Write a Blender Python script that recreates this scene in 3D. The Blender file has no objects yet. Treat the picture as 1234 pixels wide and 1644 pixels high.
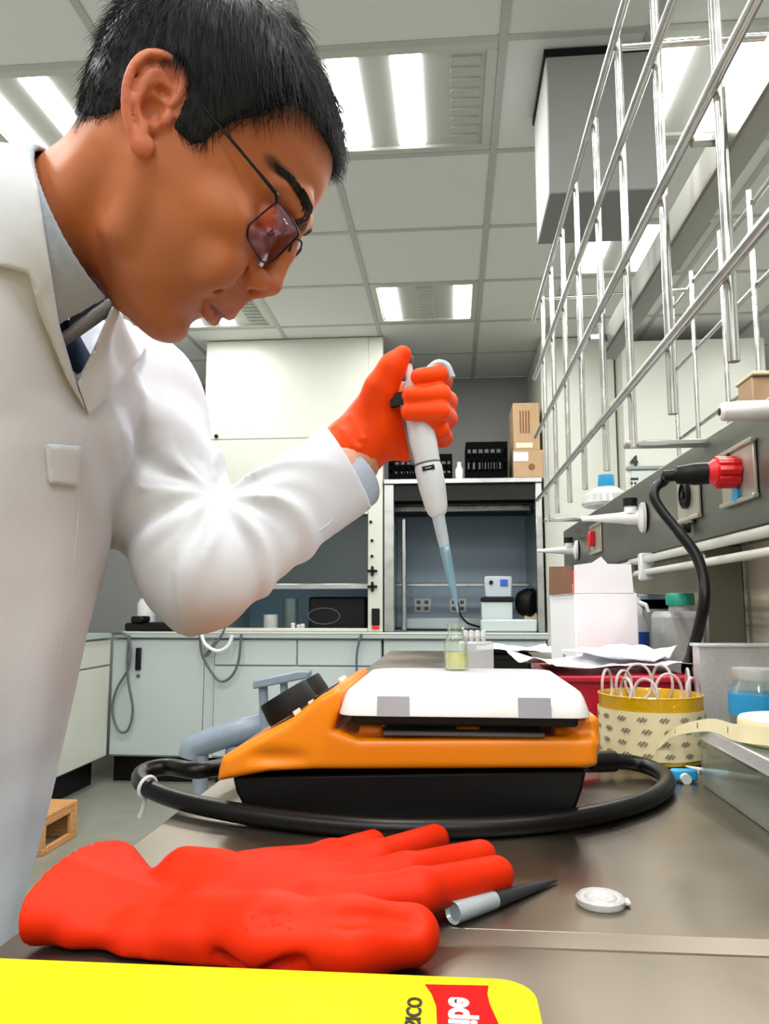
import bpy, bmesh, math, random
import numpy as np
from mathutils import Vector, Matrix, noise as mnoise

# ------------------------------------------------------------------ camera, light, exposure
SC = bpy.context.scene
COL = SC.collection
IMG_W, IMG_H, FPX = 1234, 1644, 1240.0
PITCH = math.atan(148 / FPX)
YAW = math.atan(108 / FPX * math.cos(PITCH))
CAM = np.array([0.0, 0.0, 1.074])
FWD = np.array([-math.sin(YAW) * math.cos(PITCH), math.cos(YAW) * math.cos(PITCH), math.sin(PITCH)])
RGT = np.array([math.cos(YAW), math.sin(YAW), 0.0])
UPV = np.cross(RGT, FWD)
cam_data = bpy.data.cameras.new('camera')
cam = bpy.data.objects.new('camera', cam_data)
COL.objects.link(cam)
cam.location = CAM
cam.rotation_euler = Matrix((RGT, UPV, -FWD)).transposed().to_euler()
cam_data.sensor_fit = 'VERTICAL'
cam_data.sensor_height = 36.0
cam_data.lens = 36.0 * FPX / IMG_H
cam_data.clip_start = 0.02
SC.camera = cam
SC.view_settings.view_transform = 'Standard'
SC.view_settings.look = 'None'
SC.view_settings.gamma = 1.0
SC.view_settings.use_curve_mapping = False
SC.view_settings.exposure = -0.12
world = bpy.data.worlds.new('world')
SC.world = world
world.use_nodes = True
world.node_tree.nodes['Background'].inputs[0].default_value = (0.8, 0.86, 0.9, 1)
world.node_tree.nodes['Background'].inputs[1].default_value = 0.3
LAMP_W = 11.0          # watts of each ceiling tube
TUBE_E = 9.0          # glow of a tube's diffuser
SC.cycles.max_bounces = 8
SC.cycles.diffuse_bounces = 5
SC.cycles.transparent_max_bounces = 16
SC.cycles.sample_clamp_indirect = 4.0
SC.cycles.caustics_reflective = False
SC.cycles.caustics_refractive = False

def ray(u, v):
    return FWD + RGT * (u - IMG_W / 2) / FPX - UPV * (v - IMG_H / 2) / FPX
def at_y(u, v, y): r = ray(u, v); return CAM + r * (y / r[1])
def at_x(u, v, x): r = ray(u, v); return CAM + r * (x / r[0])
def at_z(u, v, z): r = ray(u, v); return CAM + r * ((z - CAM[2]) / r[2])

# ------------------------------------------------------------------ materials
def lin(c):
    return tuple((x / 12.92 if x <= 0.04045 else ((x + 0.055) / 1.055) ** 2.4) for x in c)
def hexc(h):
    return lin(tuple(int(h[i:i + 2], 16) / 255 for i in (0, 2, 4)))
MATS = {}
def mat(name, hexcol, rough=0.5, metal=0.0, var=0.06, scale=30.0, bump=0.0, stretch=None, sss=0.0, attr=None, coat=0.0, emit=0.0, bscale=None, spec=0.5):
    if name in MATS: return MATS[name]
    m = bpy.data.materials.new(name); m.use_nodes = True
    nt = m.node_tree; N = nt.nodes; Lk = nt.links
    b = N['Principled BSDF']
    c = hexc(hexcol)
    b.inputs['Roughness'].default_value = rough
    b.inputs['Metallic'].default_value = metal
    b.inputs['Specular IOR Level'].default_value = spec
    if coat: b.inputs['Coat Weight'].default_value = coat
    tc = N.new('ShaderNodeTexCoord'); mp = N.new('ShaderNodeMapping')
    Lk.new(tc.outputs['Object'], mp.inputs[0])
    if stretch: mp.inputs['Scale'].default_value = stretch
    ns = N.new('ShaderNodeTexNoise'); ns.inputs['Scale'].default_value = scale; ns.inputs['Detail'].default_value = 4
    Lk.new(mp.outputs[0], ns.inputs['Vector'])
    rmp = N.new('ShaderNodeMapRange')
    rmp.inputs[1].default_value = 0.25; rmp.inputs[2].default_value = 0.75
    rmp.inputs[3].default_value = 1 - var; rmp.inputs[4].default_value = 1 + var
    Lk.new(ns.outputs[0], rmp.inputs[0])
    mx = N.new('ShaderNodeVectorMath'); mx.operation = 'SCALE'
    if attr:
        at = N.new('ShaderNodeAttribute'); at.attribute_name = attr
        Lk.new(at.outputs['Color'], mx.inputs[0])
    else:
        mx.inputs[0].default_value = c
    Lk.new(rmp.outputs[0], mx.inputs['Scale'])
    Lk.new(mx.outputs[0], b.inputs['Base Color'])
    if metal > 0.5:
        r2 = N.new('ShaderNodeMapRange'); r2.inputs[1].default_value = .2; r2.inputs[2].default_value = .8
        r2.inputs[3].default_value = max(0.03, rough - .1); r2.inputs[4].default_value = rough + .12
        Lk.new(ns.outputs[0], r2.inputs[0]); Lk.new(r2.outputs[0], b.inputs['Roughness'])
    if bump:
        n2 = N.new('ShaderNodeTexNoise'); n2.inputs['Scale'].default_value = bscale or scale * 8; n2.inputs['Detail'].default_value = 3
        Lk.new(mp.outputs[0], n2.inputs['Vector'])
        bp = N.new('ShaderNodeBump'); bp.inputs['Strength'].default_value = bump; bp.inputs['Distance'].default_value = 0.002
        Lk.new(n2.outputs[0], bp.inputs['Height']); Lk.new(bp.outputs[0], b.inputs['Normal'])
    if sss:
        b.inputs['Subsurface Weight'].default_value = sss
        b.inputs['Subsurface Radius'].default_value = (0.012, 0.005, 0.003)
        b.inputs['Subsurface Scale'].default_value = 0.5
    if emit:
        b.inputs['Emission Color'].default_value = (1, 1, 1, 1)
        b.inputs['Emission Strength'].default_value = emit
    MATS[name] = m
    return m
def clear_mat(name, tint, body=0.0, bodycol='ffffff', gloss=0.08, rough=0.05):
    """thin clear plastic or glass: see-through tint + milky body + surface gloss"""
    if name in MATS: return MATS[name]
    m = bpy.data.materials.new(name); m.use_nodes = True
    nt = m.node_tree; N = nt.nodes; Lk = nt.links; N.clear()
    out = N.new('ShaderNodeOutputMaterial')
    tr = N.new('ShaderNodeBsdfTransparent'); tr.inputs[0].default_value = (*hexc(tint), 1)
    di = N.new('ShaderNodeBsdfPrincipled'); di.inputs['Base Color'].default_value = (*hexc(bodycol), 1); di.inputs['Roughness'].default_value = .4
    gl = N.new('ShaderNodeBsdfGlossy'); gl.inputs['Roughness'].default_value = rough
    m1 = N.new('ShaderNodeMixShader'); m1.inputs[0].default_value = body
    ns = N.new('ShaderNodeTexNoise'); ns.inputs['Scale'].default_value = 25
    mr = N.new('ShaderNodeMapRange'); mr.inputs[3].default_value = body * .8; mr.inputs[4].default_value = body * 1.2
    Lk.new(ns.outputs[0], mr.inputs[0]); Lk.new(mr.outputs[0], m1.inputs[0])
    Lk.new(tr.outputs[0], m1.inputs[1]); Lk.new(di.outputs[0], m1.inputs[2])
    m2 = N.new('ShaderNodeMixShader')
    lw = N.new('ShaderNodeLayerWeight'); lw.inputs[0].default_value = .25
    m3 = N.new('ShaderNodeMapRange'); m3.inputs[3].default_value = gloss * .6; m3.inputs[4].default_value = min(.9, gloss * 6)
    Lk.new(lw.outputs['Fresnel'], m3.inputs[0]); Lk.new(m3.outputs[0], m2.inputs[0])
    Lk.new(m1.outputs[0], m2.inputs[1]); Lk.new(gl.outputs[0], m2.inputs[2])
    Lk.new(m2.outputs[0], out.inputs[0])
    MATS[name] = m
    return m
def glow_mat(name, hexcol, strength):
    m = bpy.data.materials.new(name); m.use_nodes = True
    nt = m.node_tree; nt.nodes.clear()
    o = nt.nodes.new('ShaderNodeOutputMaterial'); e = nt.nodes.new('ShaderNodeEmission')
    e.inputs[0].default_value = (*hexc(hexcol), 1); e.inputs[1].default_value = strength
    nt.links.new(e.outputs[0], o.inputs[0]); MATS[name] = m
    return m

M_tile = mat('ceiling_tile_paint', 'e4e5e1', .95, var=.03, scale=200, bump=.15)
M_grid = mat('ceiling_grid_paint', 'b9bcb6', .5, var=.03)
M_wall = mat('wall_paint', '969996', .9, var=.04, scale=4)
M_wall2 = mat('bounce_wall_paint', 'dcdcd8', .9, var=.03, scale=4)  # paler tone given to the unseen walls so they bounce more light
M_floor = mat('floor_vinyl', '85857a', .35, var=.10, scale=7, bump=.03)
M_cream = mat('cream_enamel', 'c6c8bd', .35, var=.03, scale=3)
M_cab = mat('grey_enamel', 'b6c1c1', .4, var=.03, scale=3)
M_cabtop = mat('grey_resin_top', 'a9b4b4', .4, var=.04)
M_steel = mat('brushed_steel', 'aeb0ae', .3, 1.0, var=.08, scale=14, stretch=(1, .06, 1))
M_bench = mat('worn_bench_steel', '92887a', .33, 1.0, var=.34, scale=6, bump=.05, stretch=(1, .5, 1), bscale=160)
M_bench2 = mat('bench_edge_steel', 'a2998b', .45, 1.0, var=.2, scale=12, stretch=(.5, 1, 1))
M_cone = mat('dark_filter_plastic', '2b2d31', .4, var=.1)
M_rod = mat('polished_steel_rod', 'c9c9c6', .22, 1.0, var=.04)
M_darksteel = mat('dull_spine_steel', '85857d', .42, 1.0, var=.1, scale=8, stretch=(1, .2, 1))
M_black = mat('black_plastic', '060607', .45, var=.15, spec=.25)
M_crate = mat('black_crate_plastic', '050606', .85, var=.2, spec=.05)
M_rubber = mat('black_rubber', '070708', .38, var=.1, spec=.3)
M_white = mat('white_plastic', 'e4e4e2', .35, var=.03)
M_whitecoat = mat('white_coat_cotton', 'cdd0d6', .9, var=.02, scale=60, bump=.12, bscale=900, spec=.2)
M_shirtc = mat('grey_blue_collar_cloth', 'a3adbb', .9, var=.10, scale=300, bump=.2, bscale=1500, spec=.2)
M_shirt = mat('dark_denim_cloth', '39435a', .95, var=.35, scale=420, bump=.2, spec=.2)
M_trouser = mat('dark_trouser_cloth', '2b2e38', .95, var=.1)
M_skin = mat('skin', 'c98a66', .54, var=.05, scale=45, sss=.12, attr='tint', bump=.06, bscale=700)
M_hair = mat('black_hair', '07080b', .5, var=.3, scale=90, spec=.3)
M_brow = mat('brow_hair', '15100e', .6, var=.2)
M_eye = mat('eye_white', 'd8cfc8', .15, var=.02)
M_iris = mat('dark_iris', '1d120c', .1, var=.1)
M_glove = mat('orange_rubber', 'f24600', .55, var=.04, scale=18, bump=.06, bscale=500, spec=.2)
M_glove2 = mat('red_orange_rubber', 'e02a02', .55, var=.05, scale=18, bump=.06, bscale=500, spec=.2)
M_frame = mat('dark_metal_frame', '16161a', .3, .6, var=.1)
M_lens = clear_mat('spectacle_lens', 'f3eaf5', .012, 'b89ae0', .02)
M_orange = mat('orange_housing', 'f58a06', .32, var=.02, scale=12, spec=.45)
M_ceramic = mat('white_ceramic', 'efefef', .22, var=.015)
M_greysq = mat('grey_print', '9a9aa2', .4, var=.02)
M_knob = mat('matt_black_knob', '08080a', .6, var=.1, spec=.25)
M_chair = mat('blue_grey_plastic', '7f8b98', .4, var=.06)
M_wood = mat('raw_pine', 'c08a55', .8, var=.2, scale=10, stretch=(1, 8, 8))
M_card = mat('brown_cardboard', 'ad8f6e', .85, var=.08, scale=14)
M_cardd = mat('dark_cardboard', '7a4f33', .85, var=.1, scale=14)
M_paper = mat('white_paper', 'ececf0', .85, var=.03, scale=6)
M_red = mat('red_plastic', 'b3082f', .35, var=.05)
M_redcap = mat('red_plug', 'd81820', .4, var=.05)
M_yellow = mat('yellow_card', 'f0cf00', .55, var=.015, scale=6, spec=.15)
M_logored = mat('logo_red', 'c80a06', .6, var=.02, spec=.1)
M_ink = mat('black_ink', '1e1a10', .6, var=.05)
M_bluepl = mat('blue_plastic', '2a9fd8', .4, var=.06)
M_navy = mat('navy_label', '1d4fb0', .5, var=.08)
M_teal = mat('teal_cap', '35b89a', .4, var=.06)
M_yelpl = clear_mat('yellow_clear_plastic', 'ffe060', .55, 'f7d21e', .08)
M_wrap = mat('cream_liner', 'e6d9ae', .6, var=.05, scale=40)
M_mark = mat('grey_mark_ink', '7d7560', .7, var=.1)
M_loop = clear_mat('clear_loop_plastic', 'f6eef0', .55, 'f4e6ea', .12)
M_box = clear_mat('clear_box_plastic', 'f3f6f0', .13, 'e6eae2', .06, .12)
M_glass = clear_mat('clear_glass', 'fbfffc', .02, 'ffffff', .07, .03)
M_hoodglass = clear_mat('hood_sash_glass', 'a9bcc0', .05, '8fa5aa', .12, .03)
M_milky = clear_mat('milky_plastic', 'f2f4f2', .5, 'f3f2f3', .06, .2)
M_tipclear = clear_mat('clear_tip_plastic', 'f0f6f8', .55, 'dceaf0', .10, .1)
M_tipblue = clear_mat('blue_tint_tip', '9cc4d4', .55, '8db8cc', .10, .1)
M_liquid = clear_mat('pale_yellow_liquid', 'f6f0b8', .45, 'fff6b0', .05)
M_tape = mat('aged_tape', 'e3d9b0', .6, var=.06, scale=20)
M_tapew = mat('white_tape_core', 'eceae2', .5, var=.03)
M_backblue = mat('slate_blue_panel', '9fb4c6', .45, var=.05, scale=3)
M_recess = mat('beige_panel', 'cbc2ac', .5, .15, var=.12, scale=5)
M_plate = mat('outlet_plate_steel', 'b6b2a4', .4, .7, var=.05)
M_pipette = mat('pipette_grey', 'c9ccd0', .32, var=.02)
M_pipegrey = mat('pipette_dark', '585b62', .35, var=.05)
M_pinkw = mat('pale_plastic_arm', 'e0dde6', .3, var=.02)
M_tube = glow_mat('lamp_diffuser', 'f6faff', TUBE_E)
M_vent = mat('vent_grey', '8b918e', .6, var=.05)
M_device = mat('device_grey', 'aab4bc', .4, var=.04)

# ------------------------------------------------------------------ object helpers
def tagp(o, label=None, cat=None, group=None, kind=None):
    if label: o['label'] = label
    if cat: o['category'] = cat
    if group: o['group'] = group
    if kind: o['kind'] = kind
    return o
def thing(name, label, cat, loc=(0, 0, 0), group=None, rotz=0.0):
    o = bpy.data.objects.new(name, None); COL.objects.link(o)
    o.empty_display_size = .02
    o.location = loc; o.rotation_euler = (0, 0, rotz)
    return tagp(o, label, cat, group)
def link_mesh(name, me, parent=None, world_space=True):
    o = bpy.data.objects.new(name, me); COL.objects.link(o)
    if parent is not None:
        o.parent = parent
        if world_space:
            p = parent; loc = Vector((0, 0, 0)); mw = Matrix.Identity(4)
            chain = []
            while p is not None: chain.append(p); p = p.parent
            for q in reversed(chain): mw = mw @ q.matrix_parent_inverse @ q.matrix_basis
            o.matrix_parent_inverse = mw.inverted()
    return o
def copy_tree(o, parent=None):
    c = o.copy(); COL.objects.link(c)
    if parent is not None: c.parent = parent
    for ch in list(o.children): copy_tree(ch, c)
    return c

class MB:
    """collects simple solids; build() links them as one mesh"""
    def __init__(s): s.v = []; s.f = []; s.sm = []
    def add(s, vs, fs, smooth=False):
        n = len(s.v); s.v += [tuple(map(float, p)) for p in vs]
        s.f += [tuple(i + n for i in f) for f in fs]; s.sm += [smooth] * len(fs)
        return s
    def box(s, lo, hi, bev=0.0):
        lo = np.minimum(lo, hi) * 1.0; hi = np.maximum(lo, hi) * 1.0
        c = (lo + hi) / 2; h = (hi - lo) / 2
        b = min(bev, .45 * h.min() * 2 / 2)
        if b <= 0:
            vs = [c + h * np.array(k) for k in [(-1,-1,-1),(1,-1,-1),(1,1,-1),(-1,1,-1),(-1,-1,1),(1,-1,1),(1,1,1),(-1,1,1)]]
            return s.add(vs, [(0,3,2,1),(4,5,6,7),(0,1,5,4),(1,2,6,5),(2,3,7,6),(3,0,4,7)])
        vs = []; idx = {}
        for sx in (-1, 1):
            for sy in (-1, 1):
                for sz in (-1, 1):
                    sg = np.array((sx, sy, sz))
                    for a in range(3):
                        p = h - b; p[a] = h[a]
                        idx[(sx, sy, sz, a)] = len(vs); vs.append(c + sg * p)
        fs = []
        for a in range(3):
            o1, o2 = [(1, 2), (2, 0), (0, 1)][a]
            for sg in (-1, 1):
                q = []
                for (i, j) in [(-1,-1),(1,-1),(1,1),(-1,1)]:
                    k = [0, 0, 0]; k[a] = sg; k[o1] = i; k[o2] = j; q.append(idx[(*k, a)])
                fs.append(tuple(q if sg > 0 else q[::-1]))
        for a in range(3):
            o1, o2 = [(1, 2), (2, 0), (0, 1)][a]
            for i in (-1, 1):
                for j in (-1, 1):
                    k = lambda w: [0, 0, 0]
                    def kk(w, ax):
                        q = [0, 0, 0]; q[a] = w; q[o1] = i; q[o2] = j; return idx[(*q, ax)]
                    q = [kk(-1, o1), kk(1, o1), kk(1, o2), kk(-1, o2)]
                    fs.append(tuple(q if i * j < 0 else q[::-1]))
        for sx in (-1, 1):
            for sy in (-1, 1):
                for sz in (-1, 1):
                    q = [idx[(sx, sy, sz, a)] for a in range(3)]
                    fs.append(tuple(q if sx * sy * sz > 0 else q[::-1]))
        return s.add(vs, fs)
    def tube(s, pts, r, n=10, caps=True, closed=False):
        P = [np.array(p, float) for p in pts]; m = len(P)
        R = r if hasattr(r, '__len__') else [r] * m
        vs = []; prev = None
        for i in range(m):
            if closed: t = P[(i + 1) % m] - P[i - 1]
            else: t = P[min(i + 1, m - 1)] - P[max(i - 1, 0)]
            t = t / (np.linalg.norm(t) + 1e-12)
            if prev is None:
                a = np.array([0, 0, 1.0]) if abs(t[2]) < .9 else np.array([1.0, 0, 0])
                u = np.cross(t, a)
            else: u = prev - t * (prev @ t)
            u /= np.linalg.norm(u) + 1e-12; prev = u; w = np.cross(t, u)
            for k in range(n):
                an = 2 * math.pi * k / n
                vs.append(P[i] + R[i] * (math.cos(an) * u + math.sin(an) * w))
        fs = []
        for i in range(m if closed else m - 1):
            j = (i + 1) % m
            for k in range(n):
                l = (k + 1) % n
                fs.append((i * n + k, i * n + l, j * n + l, j * n + k))
        if caps and not closed:
            fs.append(tuple(range(n))[::-1]); fs.append(tuple((m - 1) * n + k for k in range(n)))
        return s.add(vs, fs, True)
    def lathe(s, prof, n=28, origin=(0, 0, 0), axis=(0, 0, 1), smooth=True):
        """prof = [(radius, height)...] revolved about axis through origin"""
        ax = np.array(axis, float); ax /= np.linalg.norm(ax)
        a = np.array([1.0, 0, 0]) if abs(ax[0]) < .9 else np.array([0, 1.0, 0])
        u = a - ax * (a @ ax); u /= np.linalg.norm(u); w = np.cross(ax, u); o = np.array(origin, float)
        vs = []; fs = []
        for (r, h) in prof:
            for k in range(n):
                an = 2 * math.pi * k / n
                vs.append(o + ax * h + r * (math.cos(an) * u + math.sin(an) * w))
        for i in range(len(prof) - 1):
            for k in range(n):
                l = (k + 1) % n
                fs.append((i * n + k, i * n + l, (i + 1) * n + l, (i + 1) * n + k))
        if prof[0][0] > 1e-6: fs.append(tuple(range(n))[::-1])
        if prof[-1][0] > 1e-6: fs.append(tuple((len(prof) - 1) * n + k for k in range(n)))
        return s.add(vs, fs, smooth)
    def prism(s, poly, z0, z1, frame=None):
        """polygon (2D) extruded from z0 to z1; frame(x, y, z) -> world"""
        fr = frame or (lambda x, y, z: (x, y, z))
        n = len(poly)
        vs = [fr(x, y, z0) for x, y in poly] + [fr(x, y, z1) for x, y in poly]
        fs = [tuple(range(n))[::-1], tuple(range(n, 2 * n))]
        for i in range(n):
            j = (i + 1) % n; fs.append((i, j, n + j, n + i))
        return s.add(vs, fs)
    def build(s, name, m, parent=None, bevel=0.0, label=None, kind=None):
        me = bpy.data.meshes.new(name)
        me.from_pydata(s.v, [], s.f); me.materials.append(m)
        me.polygons.foreach_set('use_smooth', np.array(s.sm, bool))
        if any(s.sm) and not all(s.sm) or True:
            try: me.set_sharp_from_angle(angle=math.radians(38))
            except Exception: pass
        o = link_mesh(name, me, parent)
        if bevel:
            b = o.modifiers.new('bevel', 'BEVEL'); b.width = bevel; b.segments = 3; b.limit_method = 'ANGLE'; b.harden_normals = False
            me.polygons.foreach_set('use_smooth', np.ones(len(s.f), bool))
        return tagp(o, label, None, None, kind)
def box(lo, hi, bev=0.0): return MB().box(np.array(lo, float), np.array(hi, float), bev)
def smooth_path(pts, n=8, closed=False):
    P = [np.array(p, float) for p in pts]; m = len(P); out = []
    for i in range(m if closed else m - 1):
        g = (lambda k: P[k % m]) if closed else (lambda k: P[min(max(k, 0), m - 1)])
        p0, p1, p2, p3 = g(i - 1), g(i), g(i + 1), g(i + 2)
        for j in range(n):
            t = j / n
            out.append(.5 * (2 * p1 + (p2 - p0) * t + (2 * p0 - 5 * p1 + 4 * p2 - p3) * t * t + (3 * p1 - p0 - 3 * p2 + p3) * t ** 3))
    if not closed: out.append(P[-1])
    return out
def rounded_rect(x0, y0, x1, y1, r, n=5):
    out = []
    for cx, cy, a0 in [(x1 - r, y0 + r, -90), (x1 - r, y1 - r, 0), (x0 + r, y1 - r, 90), (x0 + r, y0 + r, 180)]:
        for k in range(n + 1):
            a = math.radians(a0 + 90 * k / n); out.append((cx + r * math.cos(a), cy + r * math.sin(a)))
    return out
def text_mesh(txt, size, frame, name, m, parent, depth=.0004, bold=0.0, shear=0.0):
    cu = bpy.data.curves.new('t', 'FONT'); cu.body = txt; cu.size = size; cu.extrude = depth; cu.offset = bold; cu.shear = shear
    cu.align_x = 'LEFT'; cu.resolution_u = 3
    o = bpy.data.objects.new('t', cu); COL.objects.link(o)
    dg = bpy.context.evaluated_depsgraph_get()
    me = bpy.data.meshes.new_from_object(o.evaluated_get(dg))
    bpy.data.objects.remove(o)
    n = len(me.vertices); co = np.empty(n * 3, np.float32); me.vertices.foreach_get('co', co); co = co.reshape(-1, 3)
    out = np.array([frame(*p) for p in co], np.float32)
    me.vertices.foreach_set('co', out.ravel()); me.materials.clear(); me.materials.append(m); me.update()
    return link_mesh(name, me, parent)

# ------------------------------------------------------------------ distance-field sculpting (numpy)
def smin(a, b, k):
    if k <= 0: return np.minimum(a, b)
    h = np.maximum(k - np.abs(a - b), 0) / k
    return np.minimum(a, b) - h * h * k * .25
class Field:
    def __init__(s, lo, hi, h):
        s.lo = np.array(lo, np.float32); s.h = h
        s.n = np.ceil((np.array(hi) - lo) / h).astype(int) + 1
        s.ax = [(s.lo[i] + h * np.arange(s.n[i])).astype(np.float32) for i in range(3)]
        s.d = np.full(s.n, 1e3, np.float32)
    def region(s, lo, hi):
        sl = []; co = []
        for i in range(3):
            a = max(0, int((lo[i] - s.lo[i]) / s.h)); b = min(s.n[i], int((hi[i] - s.lo[i]) / s.h) + 2)
            if b <= a: return None, None
            sl.append(slice(a, b)); sh = [1, 1, 1]; sh[i] = -1; co.append(s.ax[i][a:b].reshape(sh))
        return tuple(sl), co
    def put(s, fn, lo, hi, k=0.0, cut=False, pad=None):
        pad = (k + 2.5 * s.h) if pad is None else pad
        sl, co = s.region(np.array(lo) - pad, np.array(hi) + pad)
        if sl is None: return s
        nd = fn(*co)
        s.d[sl] = -smin(-s.d[sl], nd, k) if cut else smin(s.d[sl], nd, k)
        return s
    def capsule(s, a, b, ra, rb=None, k=0.0, cut=False):
        a = np.array(a, np.float32); b = np.array(b, np.float32); rb = ra if rb is None else rb
        ab = b - a; L = max(float(ab @ ab), 1e-10); rm = max(ra, rb)
        def fn(X, Y, Z):
            t = np.clip(((X - a[0]) * ab[0] + (Y - a[1]) * ab[1] + (Z - a[2]) * ab[2]) / L, 0, 1)
            return np.sqrt((X - a[0] - t * ab[0]) ** 2 + (Y - a[1] - t * ab[1]) ** 2 + (Z - a[2] - t * ab[2]) ** 2) - (ra + (rb - ra) * t)
        return s.put(fn, np.minimum(a, b) - rm, np.maximum(a, b) + rm, k, cut)
    def chain(s, pts, rad, k=0.0, cut=False):
        for i in range(len(pts) - 1): s.capsule(pts[i], pts[i + 1], rad[i], rad[i + 1], k if i == 0 or cut else max(k, .004), cut)
        return s
    def ellipsoid(s, c, r, k=0.0, cut=False, R=None):
        c = np.array(c, np.float32); r = np.array(r, np.float32); rm = float(r.max())
        def fn(X, Y, Z):
            x, y, z = X - c[0], Y - c[1], Z - c[2]
            if R is not None:
                x, y, z = (R[0][0] * x + R[0][1] * y + R[0][2] * z, R[1][0] * x + R[1][1] * y + R[1][2] * z, R[2][0] * x + R[2][1] * y + R[2][2] * z)
            k0 = np.sqrt((x / r[0]) ** 2 + (y / r[1]) ** 2 + (z / r[2]) ** 2)
            k1 = np.sqrt((x / r[0] ** 2) ** 2 + (y / r[1] ** 2) ** 2 + (z / r[2] ** 2) ** 2) + 1e-6
            return k0 * (k0 - 1) / k1
        return s.put(fn, c - rm, c + rm, k, cut)
    def sample(s, P):
        q = (np.asarray(P) - s.lo) / s.h; i = np.floor(q).astype(int)
        if (i < 0).any() or (i >= s.n - 1).any(): return 1e3
        f = q - i; c = s.d[i[0]:i[0] + 2, i[1]:i[1] + 2, i[2]:i[2] + 2]
        c = c[0] * (1 - f[0]) + c[1] * f[0]; c = c[0] * (1 - f[1]) + c[1] * f[1]
        return float(c[0] * (1 - f[2]) + c[1] * f[2])
    def hit(s, u, v, t0=.25, t1=1.3):
        r = ray(u, v); t = t0
        while t < t1:
            d = s.sample(CAM + r * t)
            if d < 0: return CAM + r * t
            t += .002
        return None
    def mesh(s, smooth=2):
        d = s.d; neg = d < 0
        n0, n1, n2 = d.shape
        c = np.zeros((n0 - 1, n1 - 1, n2 - 1), np.uint8)
        for i in (0, 1):
            for j in (0, 1):
                for k in (0, 1):
                    c += neg[i:n0 - 1 + i, j:n1 - 1 + j, k:n2 - 1 + k]
        act = np.argwhere((c > 0) & (c < 8))
        idx = np.full(c.shape, -1, np.int32); idx[tuple(act.T)] = np.arange(len(act))
        acc = np.zeros((len(act), 3)); cnt = np.zeros(len(act))
        corners = [(i, j, k) for i in (0, 1) for j in (0, 1) for k in (0, 1)]
        val = {q: d[act[:, 0] + q[0], act[:, 1] + q[1], act[:, 2] + q[2]] for q in corners}
        for q in corners:
            for a in range(3):
                if q[a] == 0:
                    q2 = list(q); q2[a] = 1; q2 = tuple(q2)
                    v0, v1 = val[q], val[q2]; m = (v0 < 0) != (v1 < 0)
                    t = np.where(m, v0 / np.where(m, v0 - v1, 1), 0)
                    p = np.zeros((len(act), 3)); p[:] = q; p[:, a] = t
                    acc += p * m[:, None]; cnt += m
        V = (act + acc / cnt[:, None]) * s.h + s.lo
        quads = []
        for a in range(3):
            sl0 = [slice(None)] * 3; sl1 = [slice(None)] * 3
            sl0[a] = slice(0, -1); sl1[a] = slice(1, None)
            A, B = neg[tuple(sl0)], neg[tuple(sl1)]
            e = np.argwhere(A != B)
            b, g = (a + 1) % 3, (a + 2) % 3
            ok = (e[:, b] > 0) & (e[:, g] > 0) & (e[:, b] < d.shape[b] - 1) & (e[:, g] < d.shape[g] - 1)
            e = e[ok]; fl = A[tuple(e.T)]
            q = []
            for (ob, og) in ((-1, -1), (0, -1), (0, 0), (-1, 0)):
                w = e.copy(); w[:, b] += ob; w[:, g] += og; q.append(idx[tuple(w.T)])
            q = np.stack(q, 1); q[~fl] = q[~fl][:, ::-1]
            quads.append(q)
        Q = np.concatenate(quads); Q = Q[(Q >= 0).all(1)]
        E = np.concatenate([Q[:, [0, 1]], Q[:, [1, 2]], Q[:, [2, 3]], Q[:, [3, 0]]])
        deg = np.bincount(E.ravel(), minlength=len(V)).astype(float) + 1e-9
        for it in range(smooth):
            for lam in (.5, -.42):
                S = np.stack([np.bincount(E[:, 0], V[E[:, 1], i], len(V)) + np.bincount(E[:, 1], V[E[:, 0], i], len(V)) for i in range(3)], 1)
                V = V + lam * (S / deg[:, None] - V)
        return V, Q
def quads_mesh(name, V, Q, m, parent=None, tint=None):
    me = bpy.data.meshes.new(name)
    me.vertices.add(len(V)); me.vertices.foreach_set('co', np.asarray(V, np.float32).ravel())
    me.loops.add(Q.size); me.loops.foreach_set('vertex_index', Q.astype(np.int32).ravel())
    me.polygons.add(len(Q)); me.polygons.foreach_set('loop_start', (np.arange(len(Q)) * 4).astype(np.int32))
    me.update(calc_edges=True); me.validate()
    me.polygons.foreach_set('use_smooth', np.ones(len(me.polygons), bool))
    me.materials.append(m)
    if tint is not None:
        at = me.color_attributes.new('tint', 'FLOAT_COLOR', 'POINT')
        at.data.foreach_set('color', np.concatenate([tint, np.ones((len(tint), 1))], 1).astype(np.float32).ravel())
    return link_mesh(name, me, parent)
def poly_dist(px, py, poly):
    """signed distance to a 2D polygon (negative inside)"""
    P = np.array(poly, np.float32); d = np.full(np.broadcast(px, py).shape, 1e9, np.float32); ins = np.zeros(d.shape, bool)
    for i in range(len(P)):
        a, b = P[i], P[(i + 1) % len(P)]; e = b - a
        wx, wy = px - a[0], py - a[1]
        t = np.clip((wx * e[0] + wy * e[1]) / (e @ e + 1e-12), 0, 1)
        d = np.minimum(d, (wx - e[0] * t) ** 2 + (wy - e[1] * t) ** 2)
        cond = (a[1] > py) != (b[1] > py)
        ins ^= cond & (px < (b[0] - a[0]) * (py - a[1]) / (b[1] - a[1] + 1e-12) + a[0])
    d = np.sqrt(d)
    return np.where(ins, -d, d)
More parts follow.
